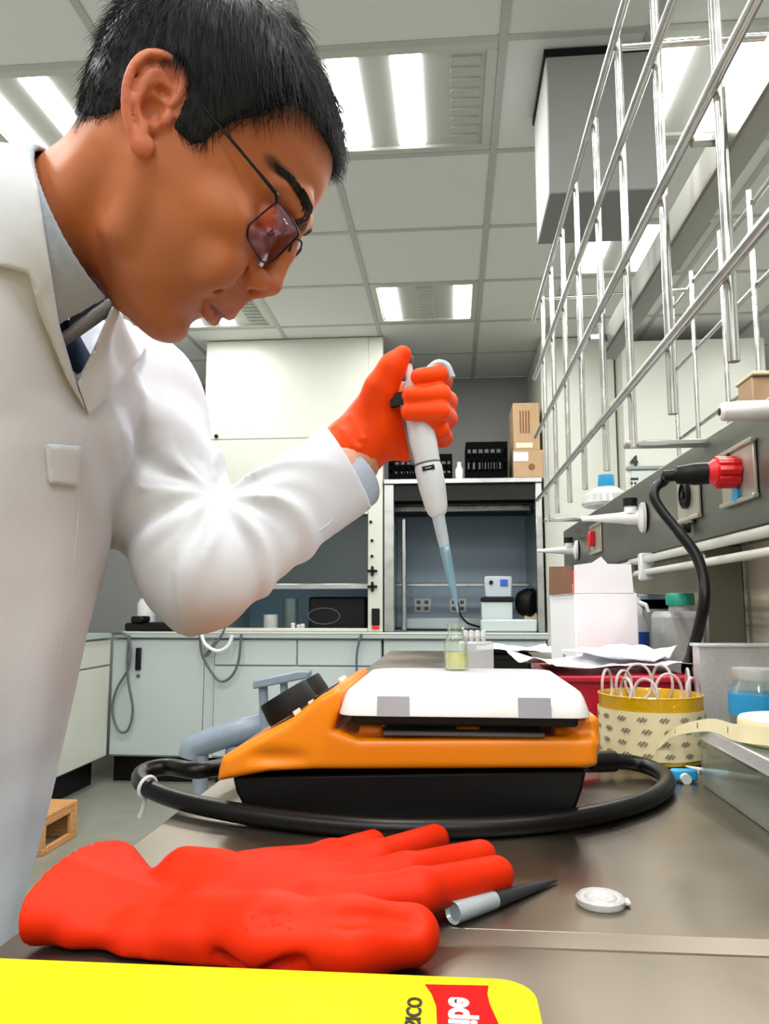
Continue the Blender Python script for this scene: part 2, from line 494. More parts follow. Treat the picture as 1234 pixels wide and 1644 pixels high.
# ------------------------------------------------------------------ the room
CEIL = 2.745
XL, XR, YB, YF = -2.75, 3.05, 5.62, -2.6
def structure(o): o['kind'] = 'structure'; return o
structure(box((XL - .1, YF - .1, -.06), (XR + .1, YB + .1, 0)).build('floor', M_floor))
structure(box((XL, YB, 0), (XR, YB + .1, CEIL)).build('wall_back', M_wall))
structure(box((XL - .1, YF, 0), (XL, YB, CEIL)).build('wall_left', M_wall2))
structure(box((XR, YF, 0), (XR + .1, YB, CEIL)).build('wall_right', M_wall2))
structure(box((XL, YF - .1, 0), (XR, YF, CEIL)).build('wall_front', M_wall2))
ceiling = structure(box((XL - .1, YF - .1, CEIL + .06), (XR + .1, YB + .1, CEIL + .1)).build('ceiling', M_wall))
gx = [XL, -2.23, -1.63, -1.03, -.43, .17, .60, 1.20, 1.80, 2.40, XR]
gy = [YF, -2.51, -1.93, -1.35, -.77, -.19, .39, .97, 1.55, 2.13, 2.71, 3.29, 3.87, 4.45, 5.03, YB]
# grid runners: one strip per line
for x in gx[1:-1]:
    box((x - .012, YF, CEIL - .006), (x + .012, YB, CEIL + .02)).build('grid_runner', M_grid, ceiling)
for y in gy[1:-1]:
    box((XL, y - .012, CEIL - .0055), (XR, y + .012, CEIL + .0195)).build('grid_runner', M_grid, ceiling)
fix_cells = {(3, 9): 'a', (4 - 1, 12): 'b', (6, 9): 'a', (6, 11): 'a', (2 - 1 + 1, 9): 'a', (2, 12): 'a',
             (3, 4): 'a', (6, 4): 'a', (1, 6): 'a', (6, 6): 'a', (3, 1): 'a', (6, 1): 'a', (8, 9): 'a', (8, 4): 'a', (8, 12): 'a'}
# cell index (i, j): columns gx[i]..gx[i+1]; 4th column is -.43...17
fix_cells = {(4, 9): 'a', (4, 12): 'b', (6, 9): 'a', (6, 11): 'a', (2, 9): 'a', (2, 12): 'a', (4, 6): 'a', (4, 3): 'a', (2, 6): 'a', (2, 3): 'a', (6, 5): 'a', (6, 2): 'a', (8, 11): 'a', (8, 8): 'a', (8, 5): 'a', (4, 0): 'a'}
fix_cells = {(gxi, j): k for (gxi, j), k in fix_cells.items()}
full = [i for i in range(len(gx) - 1)]
tile_me = {}
def tile_mesh(w, d):
    key = (round(w, 3), round(d, 3))
    if key not in tile_me:
        mb = box((-w / 2 + .010, -d / 2 + .010, -.002), (w / 2 - .010, d / 2 - .010, .016), .003)
        me = bpy.data.meshes.new('ceiling_tile'); me.from_pydata(mb.v, [], mb.f); me.materials.append(M_tile); tile_me[key] = me
    return tile_me[key]
LIGHT_LABEL = {(4, 9): 'ceiling light with two bright tubes and dark slot, right above the man\'s forehead',
               (4, 12): 'small distant ceiling light with a grey vent between its two tubes',
               (6, 9): 'ceiling light glaring behind the upper rails of the steel rack',
               (6, 11): 'ceiling light glowing low between the far rods of the steel rack',
               (2, 9): 'glaring ceiling light behind the nape of the man\'s neck',
               (2, 12): 'distant ceiling light just under the man\'s chin'}
def ceiling_light(i, j, kind):
    x0, x1, y0, y1 = gx[i], gx[i + 1], gy[j], gy[j + 1]
    cx, cy = (x0 + x1) / 2, (y0 + y1) / 2
    lab = LIGHT_LABEL.get((i, j), 'recessed ceiling light beyond the picture\'s edge, lighting the near part of the room')
    t = thing('ceiling_light', lab, 'ceiling light', (cx, cy, CEIL), 'ceiling lights over the laboratory')
    fr = MB()
    for lo, hi in [((x0 + .012, y0 + .012, CEIL - .004), (x1 - .012, y0 + .045, CEIL + .05)), ((x0 + .012, y1 - .045, CEIL - .004), (x1 - .012, y1 - .012, CEIL + .05)),
                   ((x0 + .012, y0 + .045, CEIL - .004), (x0 + .045, y1 - .045, CEIL + .05)), ((x1 - .045, y0 + .045, CEIL - .004), (x1 - .012, y1 - .045, CEIL + .05))]:
        fr.box(np.array(lo), np.array(hi), .002)
    fr.box(np.array((x0 + .02, y0 + .02, CEIL + .045)), np.array((x1 - .02, y1 - .02, CEIL + .055)))
    fr.build('frame', M_cream, t)
    if kind == 'a': tubes = [x0 + .105, x0 + .305]; vent = x0 + .49
    else: tubes = [x0 + .105, x0 + .505]; vent = x0 + .30
    for tx in tubes:
        d = MB(); d.box(np.array((tx - .048, y0 + .055, CEIL - .004)), np.array((tx + .048, y1 - .055, CEIL + .03)), .012)
        d.build('diffuser', M_tube, t)
        la = bpy.data.lights.new('tube_light', 'AREA'); la.shape = 'RECTANGLE'; la.size = .09; la.size_y = .46
        la.energy = LAMP_W * (.6 if j >= 11 else 1.0); la.color = (1, .985, .95)
        lo = bpy.data.objects.new('tube_light', la); COL.objects.link(lo); lo.location = (tx, cy, CEIL - .012)
        lo.parent = t; lo.matrix_parent_inverse = Matrix.Translation((cx, cy, CEIL)).inverted()
    v = MB()
    v.box(np.array((vent - .055, y0 + .06, CEIL + .028)), np.array((vent + .055, y1 - .06, CEIL + .032)))
    v.build('vent_slot', M_vent, t)
    for q in range(9):
        yy = y0 + .09 + q * (y1 - y0 - .18) / 8
        vv = box((vent - .048, yy - .012, CEIL), (vent + .048, yy + .008, CEIL + .012), .002)
        vv.build('vent_slat', M_grid, t)
    pn = MB().box(np.array((x0 + .045, y0 + .045, CEIL + .008)), np.array((x1 - .045, y1 - .045, CEIL + .02)))
    pn.build('reflector', M_cream, t)
for i in range(len(gx) - 1):
    for j in range(len(gy) - 1):
        if (i, j) in fix_cells:
            ceiling_light(i, j, fix_cells[(i, j)]); continue
        w, d = gx[i + 1] - gx[i], gy[j + 1] - gy[j]
        o = bpy.data.objects.new('ceiling_tile', tile_mesh(w, d)); COL.objects.link(o)
        o.location = ((gx[i] + gx[i + 1]) / 2, (gy[j] + gy[j + 1]) / 2, CEIL); o.parent = ceiling
# boxed duct hanging from the ceiling behind the rack
trim = structure(box((.30, 2.19, 2.28), (.62, 2.52, CEIL - .008), .004).build('trim_1', M_wall))
box((.294, 2.184, CEIL - .03), (.626, 2.526, CEIL - .0075)).build('painted_shadow_gap', M_black, trim)  # black strip stands in for the shade between duct and ceiling

# ------------------------------------------------------------------ back row: base cabinets, worktop, hoods
HY = 4.65
def handle_on(parent, x, y, z0, z1, face='y'):
    if face == 'y': box((x - .016, y - .022, z0), (x + .016, y, z1), .006).build('handle', M_black, parent)
    else: box((x, y - .016, z0), (x + .022, y + .016, z1), .006).build('handle', M_black, parent)
def base_cabinet(x0, x1, label, handle=None, drawers=()):
    t = thing('base_cabinet', label, 'cabinet', ((x0 + x1) / 2, HY + .3, 0), 'base cabinets along the back wall')
    box((x0, HY + .02, .16), (x1, YB - .02, .868)).build('body', M_cab, t)
    box((x0, HY + .09, 0), (x1, YB - .02, .16)).build('toe_kick', M_black, t)
    d = box((x0 + .004, HY, .17), (x1 - .004, HY + .02, .70 if drawers else .86), .003).build('door', M_cab, t)
    if handle:
        handle_on(d, handle, HY, .675, .81)
        MB().lathe([(.012, 0), (.012, .006)], 12, (handle, HY, .64), (0, -1, 0)).build('lock', M_pipegrey, d)
    if drawers:
        for (a, b) in drawers:
            box((a + .004, HY, .71), (b - .004, HY + .02, .86), .003).build('drawer', M_cab, t)
    return t
base_cabinet(-2.08, -1.50, 'pale grey base cabinet with black handle in the left back corner', -1.908)
base_cabinet(-1.44, -.42, 'wide pale grey base cabinet under the fume hood with white front', None, [(-1.44, -.93), (-.93, -.42)])
base_cabinet(-.41, .55, 'grey base cabinet under the steel hood, behind the hotplate', None, [(-.41, .55)])
box((-1.50, HY + .01, .16), (-1.44, HY + .1, .868)).build('cabinet_filler', M_cab)
f = bpy.data.objects['cabinet_filler']; tagp(f, 'narrow grey filler strip between two base cabinets at the back', 'filler strip')
def left_cabinet(y0, y1, label, hy=None):
    t = thing('base_cabinet', label, 'cabinet', (-2.4, (y0 + y1) / 2, 0), 'base cabinets along the left wall')
    box((XL + .02, y0, .16), (-2.10, y1, .868)).build('body', M_cab, t)
    box((XL + .02, y0, 0), (-2.17, y1, .16)).build('toe_kick', M_black, t)
    d = box((-2.10, y0 + .004, .17), (-2.08, y1 - .004, .70), .003).build('door', M_cream, t)
    dr = box((-2.10, y0 + .004, .71), (-2.08, y1 - .004, .86), .003).build('drawer', M_cream, t)
    if hy: handle_on(d, -2.08, hy, .55, .68, 'x')
left_cabinet(3.95, 4.63, 'cream base cabinet on the left wall next to the corner', 4.12)
left_cabinet(3.25, 3.94, 'cream base cabinet on the left wall, second from the corner', 3.5)
left_cabinet(2.55, 3.24, 'cream base cabinet on the left wall, third from the corner, hidden by the coat', 2.8)
left_cabinet(1.85, 2.54, 'cream base cabinet on the left wall, fourth from the corner, hidden by the coat', 2.1)
t = thing('worktop', 'long grey worktop along the back wall, under the hoods', 'worktop', (-.8, 5.1, .87))
box((-2.06, HY - .03, .87), (.56, YB - .01, .90), .004).build('slab', M_cabtop, t)
box((-2.06, HY - .034, .896), (.56, HY + .0, .908), .004).build('lip', M_cream, t)
t = thing('worktop', 'grey worktop along the left wall, mostly behind the coat', 'worktop', (-2.4, 3.2, .87))
box((XL + .01, 1.85, .87), (-2.065, 4.61, .90), .004).build('slab', M_cabtop, t)

# --- white fume hood
t = thing('fume_hood', 'tall white-fronted fume hood behind the man\'s raised arm', 'fume hood', (-.98, 5.1, .91))
box((-1.54, HY, 1.62), (-.503, HY + .04, CEIL - .008), .003).build('upper_panel', M_cream, t)
box((-1.535, HY - .003, 2.10), (-.508, HY + .001, 2.103)).build('panel_joint', M_vent, t)
MB().lathe([(.012, 0), (.012, .012)], 12, (-1.46, HY, 2.12), (0, -1, 0)).build('panel_screw', M_black, t)
box((-1.42, HY - .004, 1.65), (-1.33, HY, 1.72), .002).build('notice_plate', M_greysq, t)
box((-1.54, HY, .909), (-1.45, HY + .10, 1.62), .003).build('side_post', M_cream, t)
post = box((-.503, HY, .909), (-.412, HY + .10, CEIL - .008), .003).build('control_post', M_cream, t)
for u, v in [(597, 868), (597, 893), (595, 838)]:
    p = at_y(u, v, HY); MB().lathe([(.009, 0), (.009, .012)], 12, (p[0], HY, p[2]), (0, -1, 0)).build('indicator', M_black, post)
for u, v in [(598, 917), (598, 942)]:
    p = at_y(u, v, HY); k = MB()
    k.lathe([(.014, 0), (.014, .025)], 12, (p[0], HY, p[2]), (0, -1, 0))
    k.box(np.array((p[0] - .03, HY - .03, p[2] - .008)), np.array((p[0] + .03, HY - .014, p[2] + .008)), .003)
    k.box(np.array((p[0] - .008, HY - .03, p[2] - .03)), np.array((p[0] + .008, HY - .014, p[2] + .03)), .003)
    k.build('valve_knob', M_black, post)
p = at_y(603, 993, HY)
box((p[0] - .024, HY - .012, p[2] - .04), (p[0] + .024, HY, p[2] + .06), .003).build('switch', M_black, post)
box((p[0] - .022, HY - .013, p[2] - .062), (p[0] + .022, HY, p[2] - .043), .003).build('red_switch', M_redcap, post, label='red rocker at the foot of the switch')
box((-1.45, 5.5, .909), (-.503, 5.54, 1.75)).build('back_panel', M_backblue, t)
box((-1.46, HY + .1, .909), (-1.45, 5.5, 1.75)).build('side_panel', M_cab, t)
box((-.503, HY + .1, .909), (-.49, 5.5, CEIL - .008)).build('side_panel', M_cab, t)
box((-1.45, HY + .1, 1.75), (-.503, 5.5, 1.76)).build('roof_panel', M_cab, t)
box((-1.54, HY + .04, 1.76), (-1.50, 5.5, CEIL - .008)).build('side_panel', M_cream, t)
sash = box((-1.448, HY + .045, 1.165), (-.505, HY + .065, 1.20), .004).build('sash_bar', M_steel, t)
box((-1.446, HY + .052, 1.20), (-.507, HY + .056, 1.74)).build('sash_glass', M_hoodglass, sash)
box((-1.45, HY - .01, .909), (-.503, HY + .06, .93), .008).build('sill', M_cream, t)
# objects inside that hood
def beaker(name, label, cat, loc, r, h, m, group=None):
    t = thing(name, label, cat, loc, group)
    MB().lathe([(r * .9, 0), (r, .01), (r, h - .006), (r * 1.06, h), (r * .97, h), (r * .95, .012), (0, .010)], 24, loc).build('cup', m, t)
    return t
beaker('glass_beaker', 'tall glass beaker left inside the white fume hood', 'beaker', (-1.03, 4.93, .909), .05, .2, M_glass)
beaker('glass_beaker', 'short milky beaker inside the white fume hood', 'beaker', (-1.14, 4.85, .909), .045, .10, M_milky)
t = thing('heating_block', 'black box-shaped heating block inside the white fume hood', 'heating block', (-.72, 4.98, .909))
box((-.90, 4.85, .909), (-.535, 5.15, 1.12), .012).build('case', M_black, t)
MB().tube(smooth_path([(-.80 + .10 * math.cos(a), 4.845, 1.0 + .05 * math.sin(a)) for a in np.linspace(0, 6.28, 14)], 3), .004, 6).build('coiled_wire', M_pipegrey, t)
for i, (x, h) in enumerate([(-.975, .05), (-.94, .04), (-.915, .045)]):
    q = thing('sample_vial', ('leftmost', 'middle', 'rightmost')[i] + ' of three small capped vials on the hood floor beside the black block', 'vial', (x, 4.74, .909), 'vials on the hood floor')
    MB().lathe([(.014, 0), (.014, h * .7), (.010, h * .8)], 14, (x, 4.74, .909)).build('bottle', M_milky, q)
    MB().lathe([(.013, h * .8), (.013, h)], 14, (x, 4.74, .909)).build('cap', M_white, q)

# --- steel hood (canopy with open front) right of it
NX0, NX1 = -.405, .545
t = thing('steel_hood', 'open-fronted stainless steel hood with slate blue back', 'steel hood', (.07, 5.1, .909))
box((NX0, HY - .02, 1.80), (NX1, YB - .01, 1.83), .003).build('top_shelf', M_steel, t)
box((NX0, HY, .909), (NX0 + .06, HY + .08, 1.80), .003).build('side_post', M_steel, t)
box((NX1 - .04, HY, .909), (NX1, HY + .08, 1.80), .003).build('side_post', M_steel, t)
box((NX0, HY + .08, .909), (NX0 + .02, YB - .05, 1.80)).build('side_panel', M_steel, t)
box((NX1 - .02, HY + .08, .909), (NX1, YB - .05, 1.80)).build('side_panel', M_steel, t)
box((NX0 + .02, YB - .08, .909), (NX1 - .02, YB - .04, 1.80)).build('back_panel', M_backblue, t)
box((NX0 + .09, HY + .25, .909), (NX0 + .12, HY + .28, 1.62), .006).build('inner_pillar', M_steel, t)
box((NX0 + .06, HY + .01, 1.70), (NX1 - .04, HY + .03, 1.80)).build('header', M_black, t)
box((NX0 + .03, HY + .28, 1.665), (NX1 - .04, HY + .31, 1.70), .004).build('baffle_bar', M_steel, t)
box((NX0 + .02, HY + .2, 1.70), (NX1 - .02, YB - .08, 1.72)).build('roof_panel', M_black, t)
box((NX0 + .03, HY + .55, 1.19), (NX1 - .03, HY + .60, 1.215), .004).build('inner_shelf', M_steel, t)
box((NX0 + .10, HY + .50, .909), (NX1 - .25, YB - .10, .985), .01).build('sink_tray', M_cab, t)
for i, (u, lab) in enumerate([(678, 'white double wall outlet on the hood\'s slate back, left one'), (735, 'white double wall outlet on the hood\'s slate back, behind the pipette tip')]):
    p = at_y(u, 972, YB - .09); q = thing('wall_outlet', lab, 'outlet', p)
    box((p[0] - .06, YB - .09, p[2] - .05), (p[0] + .06, YB - .079, p[2] + .05), .003).build('cover', M_white, q)
    for dx in (-.028, .028):
        for dz in (-.022, .022):
            box((p[0] + dx - .014, YB - .093, p[2] + dz - .012), (p[0] + dx + .014, YB - .088, p[2] + dz + .012), .002).build('socket', M_pipegrey, q)
# controller on a base
p0 = at_y(780, 925, HY + .12); p1 = at_y(822, 962, HY + .12)
t = thing('controller_unit', 'grey controller with dark display on a pale base inside the steel hood', 'controller', ((p0[0] + p1[0]) / 2, HY + .2, .909))
box((p0[0] - .01, HY + .12, p1[2] + .01), (p1[0], HY + .28, p0[2]), .008).build('head', M_device, t)
a = at_y(808, 935, HY + .12)
box((a[0] - .02, HY + .112, a[2] - .022), (a[0] + .025, HY + .121, a[2] + .018), .002).build('display', M_navy, t)
MB().lathe([(.013, 0), (.011, .015)], 12, (a[0] - .075, HY + .12, a[2]), (0, -1, 0)).build('knob', M_black, t)
box((p0[0] - .03, HY + .10, p1[2] - .015), (p1[0] + .01, HY + .30, p1[2] + .012), .004).build('collar', M_black, t)
box((p0[0] - .03, HY + .11, .909), (p1[0] + .0, HY + .29, p1[2] - .014), .006).build('base', M_cab, t)
t = thing('power_cord', 'thin black cord dropping from the outlet to the grey controller', 'cord')
MB().tube(smooth_path([tuple(at_y(735, 968, YB - .10)), tuple(at_y(738, 985, 5.2)), tuple(at_y(750, 1000, 4.95)), tuple(at_y(772, 1007, 4.80))], 6), .007, 6).build('cable', M_black, t)
t = thing('stirrer_motor', 'black round motor housing beside the grey controller', 'motor', (.47, HY + .2, .909))
c = at_y(848, 968, HY + .2)
MB().lathe([(.03, -.06), (.075, -.05), (.09, -.01), (.09, .03), (.07, .05), (.02, .055)], 24, c, (.8, -.6, 0)).build('motor', M_black, t)
box((c[0] - .03, HY + .16, .909), (c[0] + .05, HY + .26, c[2] - .06), .006).build('stand', M_wrap, t)
t = thing('steel_tray', 'shallow pale tray lying at the right end of the back worktop', 'tray', (.3, HY + .1, .909))
box((.17, HY + .0, .9095), (.50, HY + .095, .985), .01).build('tray', M_cab, t)

# things on top of the steel hood
def crate(label, x0, x1, y0, y1, z0, z1):
    t = thing('plastic_crate', label, 'crate', ((x0 + x1) / 2, (y0 + y1) / 2, z0), 'black plastic crates on the steel hood')
    box((x0 + .012, y0 + .012, z0), (x1 - .012, y1 - .012, z0 + .012)).build('bottom', M_crate, t)
    for (a, b) in [((x0, y0), (x1, y0 + .012)), ((x0, y1 - .012), (x1, y1)), ((x0, y0 + .012), (x0 + .012, y1 - .012)), ((x1 - .012, y0 + .012), (x1, y1 - .012))]:
        w = MB(); along = 0 if (b[0] - a[0]) > (b[1] - a[1]) else 1
        w.box(np.array((*a, z0)), np.array((*b, z0 + .05)), .003); w.box(np.array((*a, z1 - .045)), np.array((*b, z1)), .003)
        w.box(np.array((*a, (z0 + z1) / 2 - .01)), np.array((*b, (z0 + z1) / 2 + .01)), .002)
        n = max(4, int((b[along] - a[along]) / .035))
        for k in range(n + 1):
            lo = [*a, z0 + .045]; hi = [*b, z1 - .04]
            c = a[along] + (b[along] - a[along]) * k / n
            lo[along] = max(a[along], c - .006); hi[along] = min(b[along], c + .006)
            w.box(np.array(lo), np.array(hi))
        w.build('slatted_wall', M_crate, t)
crate('taller black slatted crate on the steel hood beside the cardboard boxes', .095, .35, HY + .05, HY + .42, 1.831, 2.066)
crate('lower black crate on the steel hood, half behind the pipette', -.385, .012, HY + .08, HY + .44, 1.831, 2.0)
for x, lab in [(.0, 'white paper bundle inside the lower black crate')]:
    pass
t = thing('white_bottle', 'small white bottle between the two black crates', 'bottle', (.055, HY + .1, 1.831))
MB().lathe([(.026, 0), (.026, .07), (.015, .09), (.013, .10)], 16, (.055, HY + .1, 1.831)).build('body', M_white, t)
MB().lathe([(.014, .10), (.014, .118), (.0, .12)], 16, (.055, HY + .1, 1.831)).build('cap', M_white, t)
def carton(label, lo, hi, m=M_card, extra=None):
    t = thing('cardboard_box', label, 'box', ((lo[0] + hi[0]) / 2, (lo[1] + hi[1]) / 2, lo[2]), 'cardboard boxes on the steel hood')
    box(lo, hi, .003).build('carton', m, t)
    if extra: extra(t)
    return t
def ext1(t):
    box((.40, HY + .027, 2.02), (.50, HY + .031, 2.05)).build('tape_strip', M_tape, t)
    for k in range(4):
        box((.425 + k * .017, HY + .0285, 2.11), (.433 + k * .017, HY + .030, 2.25)).build('printed_line', M_cardd, t)
carton('tall cardboard box with printed lines, upper of two beside the crate', (.385, HY + .03, 2.005), (.545, HY + .36, 2.30), extra=ext1)
def ext2(t):
    box((.384, HY + .017, 1.935), (.47, HY + .021, 1.99)).build('paper_label', M_paper, t)
    MB().lathe([(.02, 0), (.02, .002)], 14, (.49, HY + .02, 1.90), (0, -1, 0)).build('printed_mark', M_cardd, t)
carton('squat cardboard box with white label, under the tall one', (.38, HY + .02, 1.831), (.56, HY + .38, 2.004), extra=ext2)

# --- second white hood, back right, behind the rack
t = thing('fume_hood', 'pale grey fume hood at the back right, seen through the rack', 'fume hood', (1.4, 5.1, 0))
box((1.03, HY - .05, 0), (1.86, YB - .01, CEIL - .1), .004).build('housing', M_cream, t)
box((1.06, HY - .066, 1.0), (1.83, HY - .05, 1.85), .004).build('sash_panel', M_cab, t)
box((1.03, HY - .07, 1.86), (1.86, HY - .05, 1.88), .003).build('panel_joint', M_vent, t)
pz = at_y(1012, 748, HY - .07)
text_mesh('4', .085, lambda x, y, z: (1.055 + x, HY - .0665 - z, pz[2] + y), 'number_mark', M_ink, t, bold=.004)
text_mesh('1:', .07, lambda x, y, z: (1.055 + y * .8, HY - .0665 - z, pz[2] - .06 - x), 'number_mark', M_ink, t, bold=.004)
structure(box((.57, HY + .12, 0), (1.02, YB, CEIL - .008), .004).build('trim_2', M_cream))

# --- things on the left end of the back worktop
t = thing('instrument_tray', 'flat black instrument tray on the worktop below the man\'s elbow', 'tray', (-1.85, 4.8, .909))
box((-2.02, HY + .02, .909), (-1.56, HY + .28, .96), .012).build('tray', M_black, t)
box((-1.98, HY + .015, .96), (-1.90, HY + .14, 1.0), .01).build('lever', M_black, t)
t = thing('white_canister', 'small white canister on the worktop at the coat\'s edge', 'canister', (-2.03, 4.9, .909))
MB().lathe([(.055, 0), (.06, .01), (.06, .17), (.045, .2), (.0, .205)], 20, (-2.02, 5.02, .909)).build('can', M_white, t)
t = thing('tissue_box', 'small white box with a red side under the elbow', 'box', (-1.4, 4.7, .909))
box((-1.47, HY - .032, .909), (-1.40, HY - .011, .965), .003).build('carton', M_white, t)
box((-1.469, HY - .0335, .912), (-1.43, HY - .0318, .955)).build('red_panel', M_redcap, t)
def cord(name, label, pts, r, m, n=8, cat='cord'):
    o = MB().tube(smooth_path(pts, 8), r, n).build(name, m)
    return tagp(o, label, cat)
def pxs(l, y): return [tuple(at_y(u, v, y)) for u, v in l]
cord('power_cord', 'grey cord hanging in a long loop down the corner cabinet', pxs([(172, 1018), (195, 1016), (208, 1030), (207, 1070), (188, 1105), (180, 1140), (190, 1172), (205, 1172), (213, 1140), (206, 1095), (204, 1060), (207, 1020)], HY - .045), .008, M_pipegrey)
cord('power_cord', 'dark cord hanging in a loop over the wide base cabinet', pxs([(321, 1018), (324, 1050), (340, 1080), (355, 1094), (372, 1085), (383, 1060), (387, 1018)], HY - .045), .008, M_pipegrey)
cord('hose', 'white hose hanging in a short loop from the back worktop', pxs([(323, 1018), (330, 1035), (348, 1045), (365, 1038), (373, 1020)], HY - .075), .011, M_white, cat='hose')
cord('power_cord', 'short dark cord curling under the white box at the hood', pxs([(362, 1000), (358, 1015), (345, 1035), (333, 1052), (331, 1050), (345, 1030)], HY - .06), .007, M_pipegrey)
cord('power_cord', 'thin cord hanging below the right end of the white hood', pxs([(580, 1018), (574, 1040), (572, 1066), (574, 1100)], HY - .045), .007, M_pipegrey)

# --- lab chair far behind the hotplate
t = thing('lab_chair', 'blue-grey lab chair with armrest, half hidden by the hotplate', 'chair', (-.75, 2.95, 0))
arm = MB().tube(smooth_path(pxs([(415, 1097), (440, 1086), (490, 1079)], 2.8), 4), [.022] * 9, 10)
a0, a1 = at_y(412, 1092, 2.8), at_y(492, 1078, 2.8)
ar = MB(); fr = lambda x, y, z: (a0[0] + x, 2.77 + y, a0[2] + z + (x / .2) * .028)
ar.prism([(-.005, -.028), (.195, -.012), (.2, .012), (.16, .018), (.02, .005), (-.005, .002)], 0, .07, lambda x, y, z: (a0[0] + x, 2.76 + z, a0[2] + y + x * .12))
ar.build('armrest', M_chair, t, bevel=.006)
for (u0, v0, u1, v1, r) in [(422, 1100, 426, 1135, .017), (455, 1092, 462, 1140, .014)]:
    b = MB().tube([at_y(u0, v0, 2.8), at_y(u1, v1 + 55, 2.8)], r, 10)
    b.build('arm_post', M_chair, t)
b = box(at_y(466, 1090, 2.79), at_y(484, 1112, 2.82), .005); b.build('arm_knob', M_black, t)
sx, sz = -.75, .50
sf = MB().prism(rounded_rect(-.24, -.23, .24, .23, .07), 0, .07, lambda x, y, z: (-.58 + x, 2.98 + y, sz + z)); sf.build('seat', M_chair, t, bevel=.02)
MB().tube(smooth_path([tuple(at_y(306, 1215, 2.8)), tuple(at_y(312, 1200, 2.8)), tuple(at_y(335, 1190, 2.8)), tuple(at_y(390, 1172, 2.8)), tuple(at_y(430, 1160, 2.85))], 6), .045, 14).build('backrest_tube', M_chair, t)
b = at_y(322, 1225, 2.8)
MB().tube([(b[0], 2.8, b[2] + .03), (b[0], 2.8, .03)], .028, 12).build('leg', M_chair, t)
MB().tube([(-.45, 2.9, .5), (-.45, 2.9, .03)], .028, 12).build('leg', M_chair, t)
MB().tube([(-.40, 3.18, .5), (-.40, 3.18, .0)], .028, 12).build('leg', M_chair, t)
MB().tube([(-.80, 3.18, .5), (-.80, 3.18, .0)], .028, 12).build('leg', M_chair, t)

# --- wooden crate on the floor, lower left
t = thing('wooden_crate', 'raw wooden crate on the floor behind the coat hem', 'crate', (-2.0, 3.3, 0))
bx0, bx1, by0, by1, bz = -1.98, -1.755, 3.32, 3.62, .165
for (lo, hi) in [((bx0, by0, .0), (bx1, by0 + .02, .03)), ((bx0, by0, bz - .025), (bx1, by0 + .02, bz)), ((bx1 - .022, by0, .03), (bx1, by0 + .02, bz - .025)), ((bx0, by0, .03), (bx0 + .035, by0 + .02, bz - .04)),
                 ((bx0, by1 - .02, 0), (bx1, by1, bz)), ((bx0, by0 + .02, 0), (bx0 + .02, by1 - .02, bz)), ((bx1 - .02, by0 + .02, 0), (bx1, by1 - .02, .03)), ((bx1 - .02, by0 + .02, bz - .045), (bx1, by1 - .02, bz - .02)), ((bx1 - .02, by1 - .06, .03), (bx1, by1 - .02, bz - .045)), ((bx0 + .02, by0 + .02, bz - .02), (bx1, by1 - .02, bz))]:
    box(lo, hi, .003).build('plank', M_wood, t)
# ------------------------------------------------------------------ steel benches, service spine, rack
BZ = .90
def bench(label, y0, y1):
    t = thing('steel_bench', label, 'bench', (.5, (y0 + y1) / 2, 0))
    MB().prism(rounded_rect(-.233, y0, 1.233, y1, .006, 2), BZ - .035, BZ).build('worktop', M_bench, t, bevel=.0015)
    box((-.17, y0 + .01, .10), (1.17, y1 - .01, BZ - .036)).build('body', M_cab, t)
    box((-.12, y0 + .01, 0), (1.12, y1 - .01, .10)).build('toe_kick', M_black, t)
    n = max(1, int((y1 - y0) / .5)); w = (y1 - y0 - .02) / n
    for i in range(n):
        a = y0 + .01 + i * w
        d = box((-.19, a + .006, .12), (-.171, a + w - .006, .62), .003).build('door', M_cab, t)
        box((-.205, a + w - .07, .45), (-.19, a + w - .05, .57), .004).build('handle', M_black, d)
        d = box((-.19, a + .006, .635), (-.171, a + w - .006, BZ - .05), .003).build('drawer', M_cab, t)
        box((-.205, a + w / 2 - .05, .73), (-.19, a + w / 2 + .05, .75), .004).build('handle', M_black, d)
bench('long worn steel bench carrying the hotplate and the service spine', .4425, 2.95)
bench('nearer steel bench under the yellow notebook, butted against the long one', -1.3, .4415)
box((-.231, .4215, BZ), (.465, .4412, BZ + .0007)).build('edge_strip', M_bench2, bpy.data.objects['steel_bench.001'])
SX = .38
t = thing('service_spine', 'steel service spine with taps and outlets along the bench', 'service spine', (.5, 1.4, BZ))
spine = t
box((SX, -.2, 1.168), (.62, 2.66, 1.322), .004).build('panel_box', M_darksteel, t)
box((.47, -.2, BZ), (.53, 2.66, 1.168)).build('back_panel', M_recess, t)
for y in (1.28, 2.6, .1):
    box((.40, y - .012, BZ), (.46, y + .012, 1.168), .003).build('support_post', M_darksteel, t)
for dz, r in ((0, .007), (-.024, .006)):
    MB().tube([(SX - .014, .1, 1.158 + dz), (SX - .014, 1.62, 1.158 + dz)], r, 10).build('pipe', M_cream, t)
for y in (1.50, .85): box((SX - .026, y - .012, 1.118), (SX - .001, y + .012, 1.17), .003).build('pipe_clamp', M_white, t)
box((SX - .03, 1.58, 1.135), (SX - .004, 2.60, 1.158), .004).build('lower_rail', M_darksteel, t)
def plate(y0, y1, z0, z1):
    p = box((SX - .005, y0, z0), (SX - .001, y1, z1), .0015).build('outlet_plate', M_plate, spine)
    for za, zb in ((z1 - .004, z1 + .002), (z0 - .002, z0 + .004)):
        box((SX - .009, y0 - .002, za), (SX - .001, y1 + .002, zb), .001).build('rim', M_plate, p)
    return p
p1 = plate(.981, 1.098, 1.207, 1.279)
MB().lathe([(.013, 0), (.013, .004), (.010, .0045)], 18, (SX - .005, 1.068, 1.262), (-1, 0, 0)).build('socket', M_darksteel, p1)
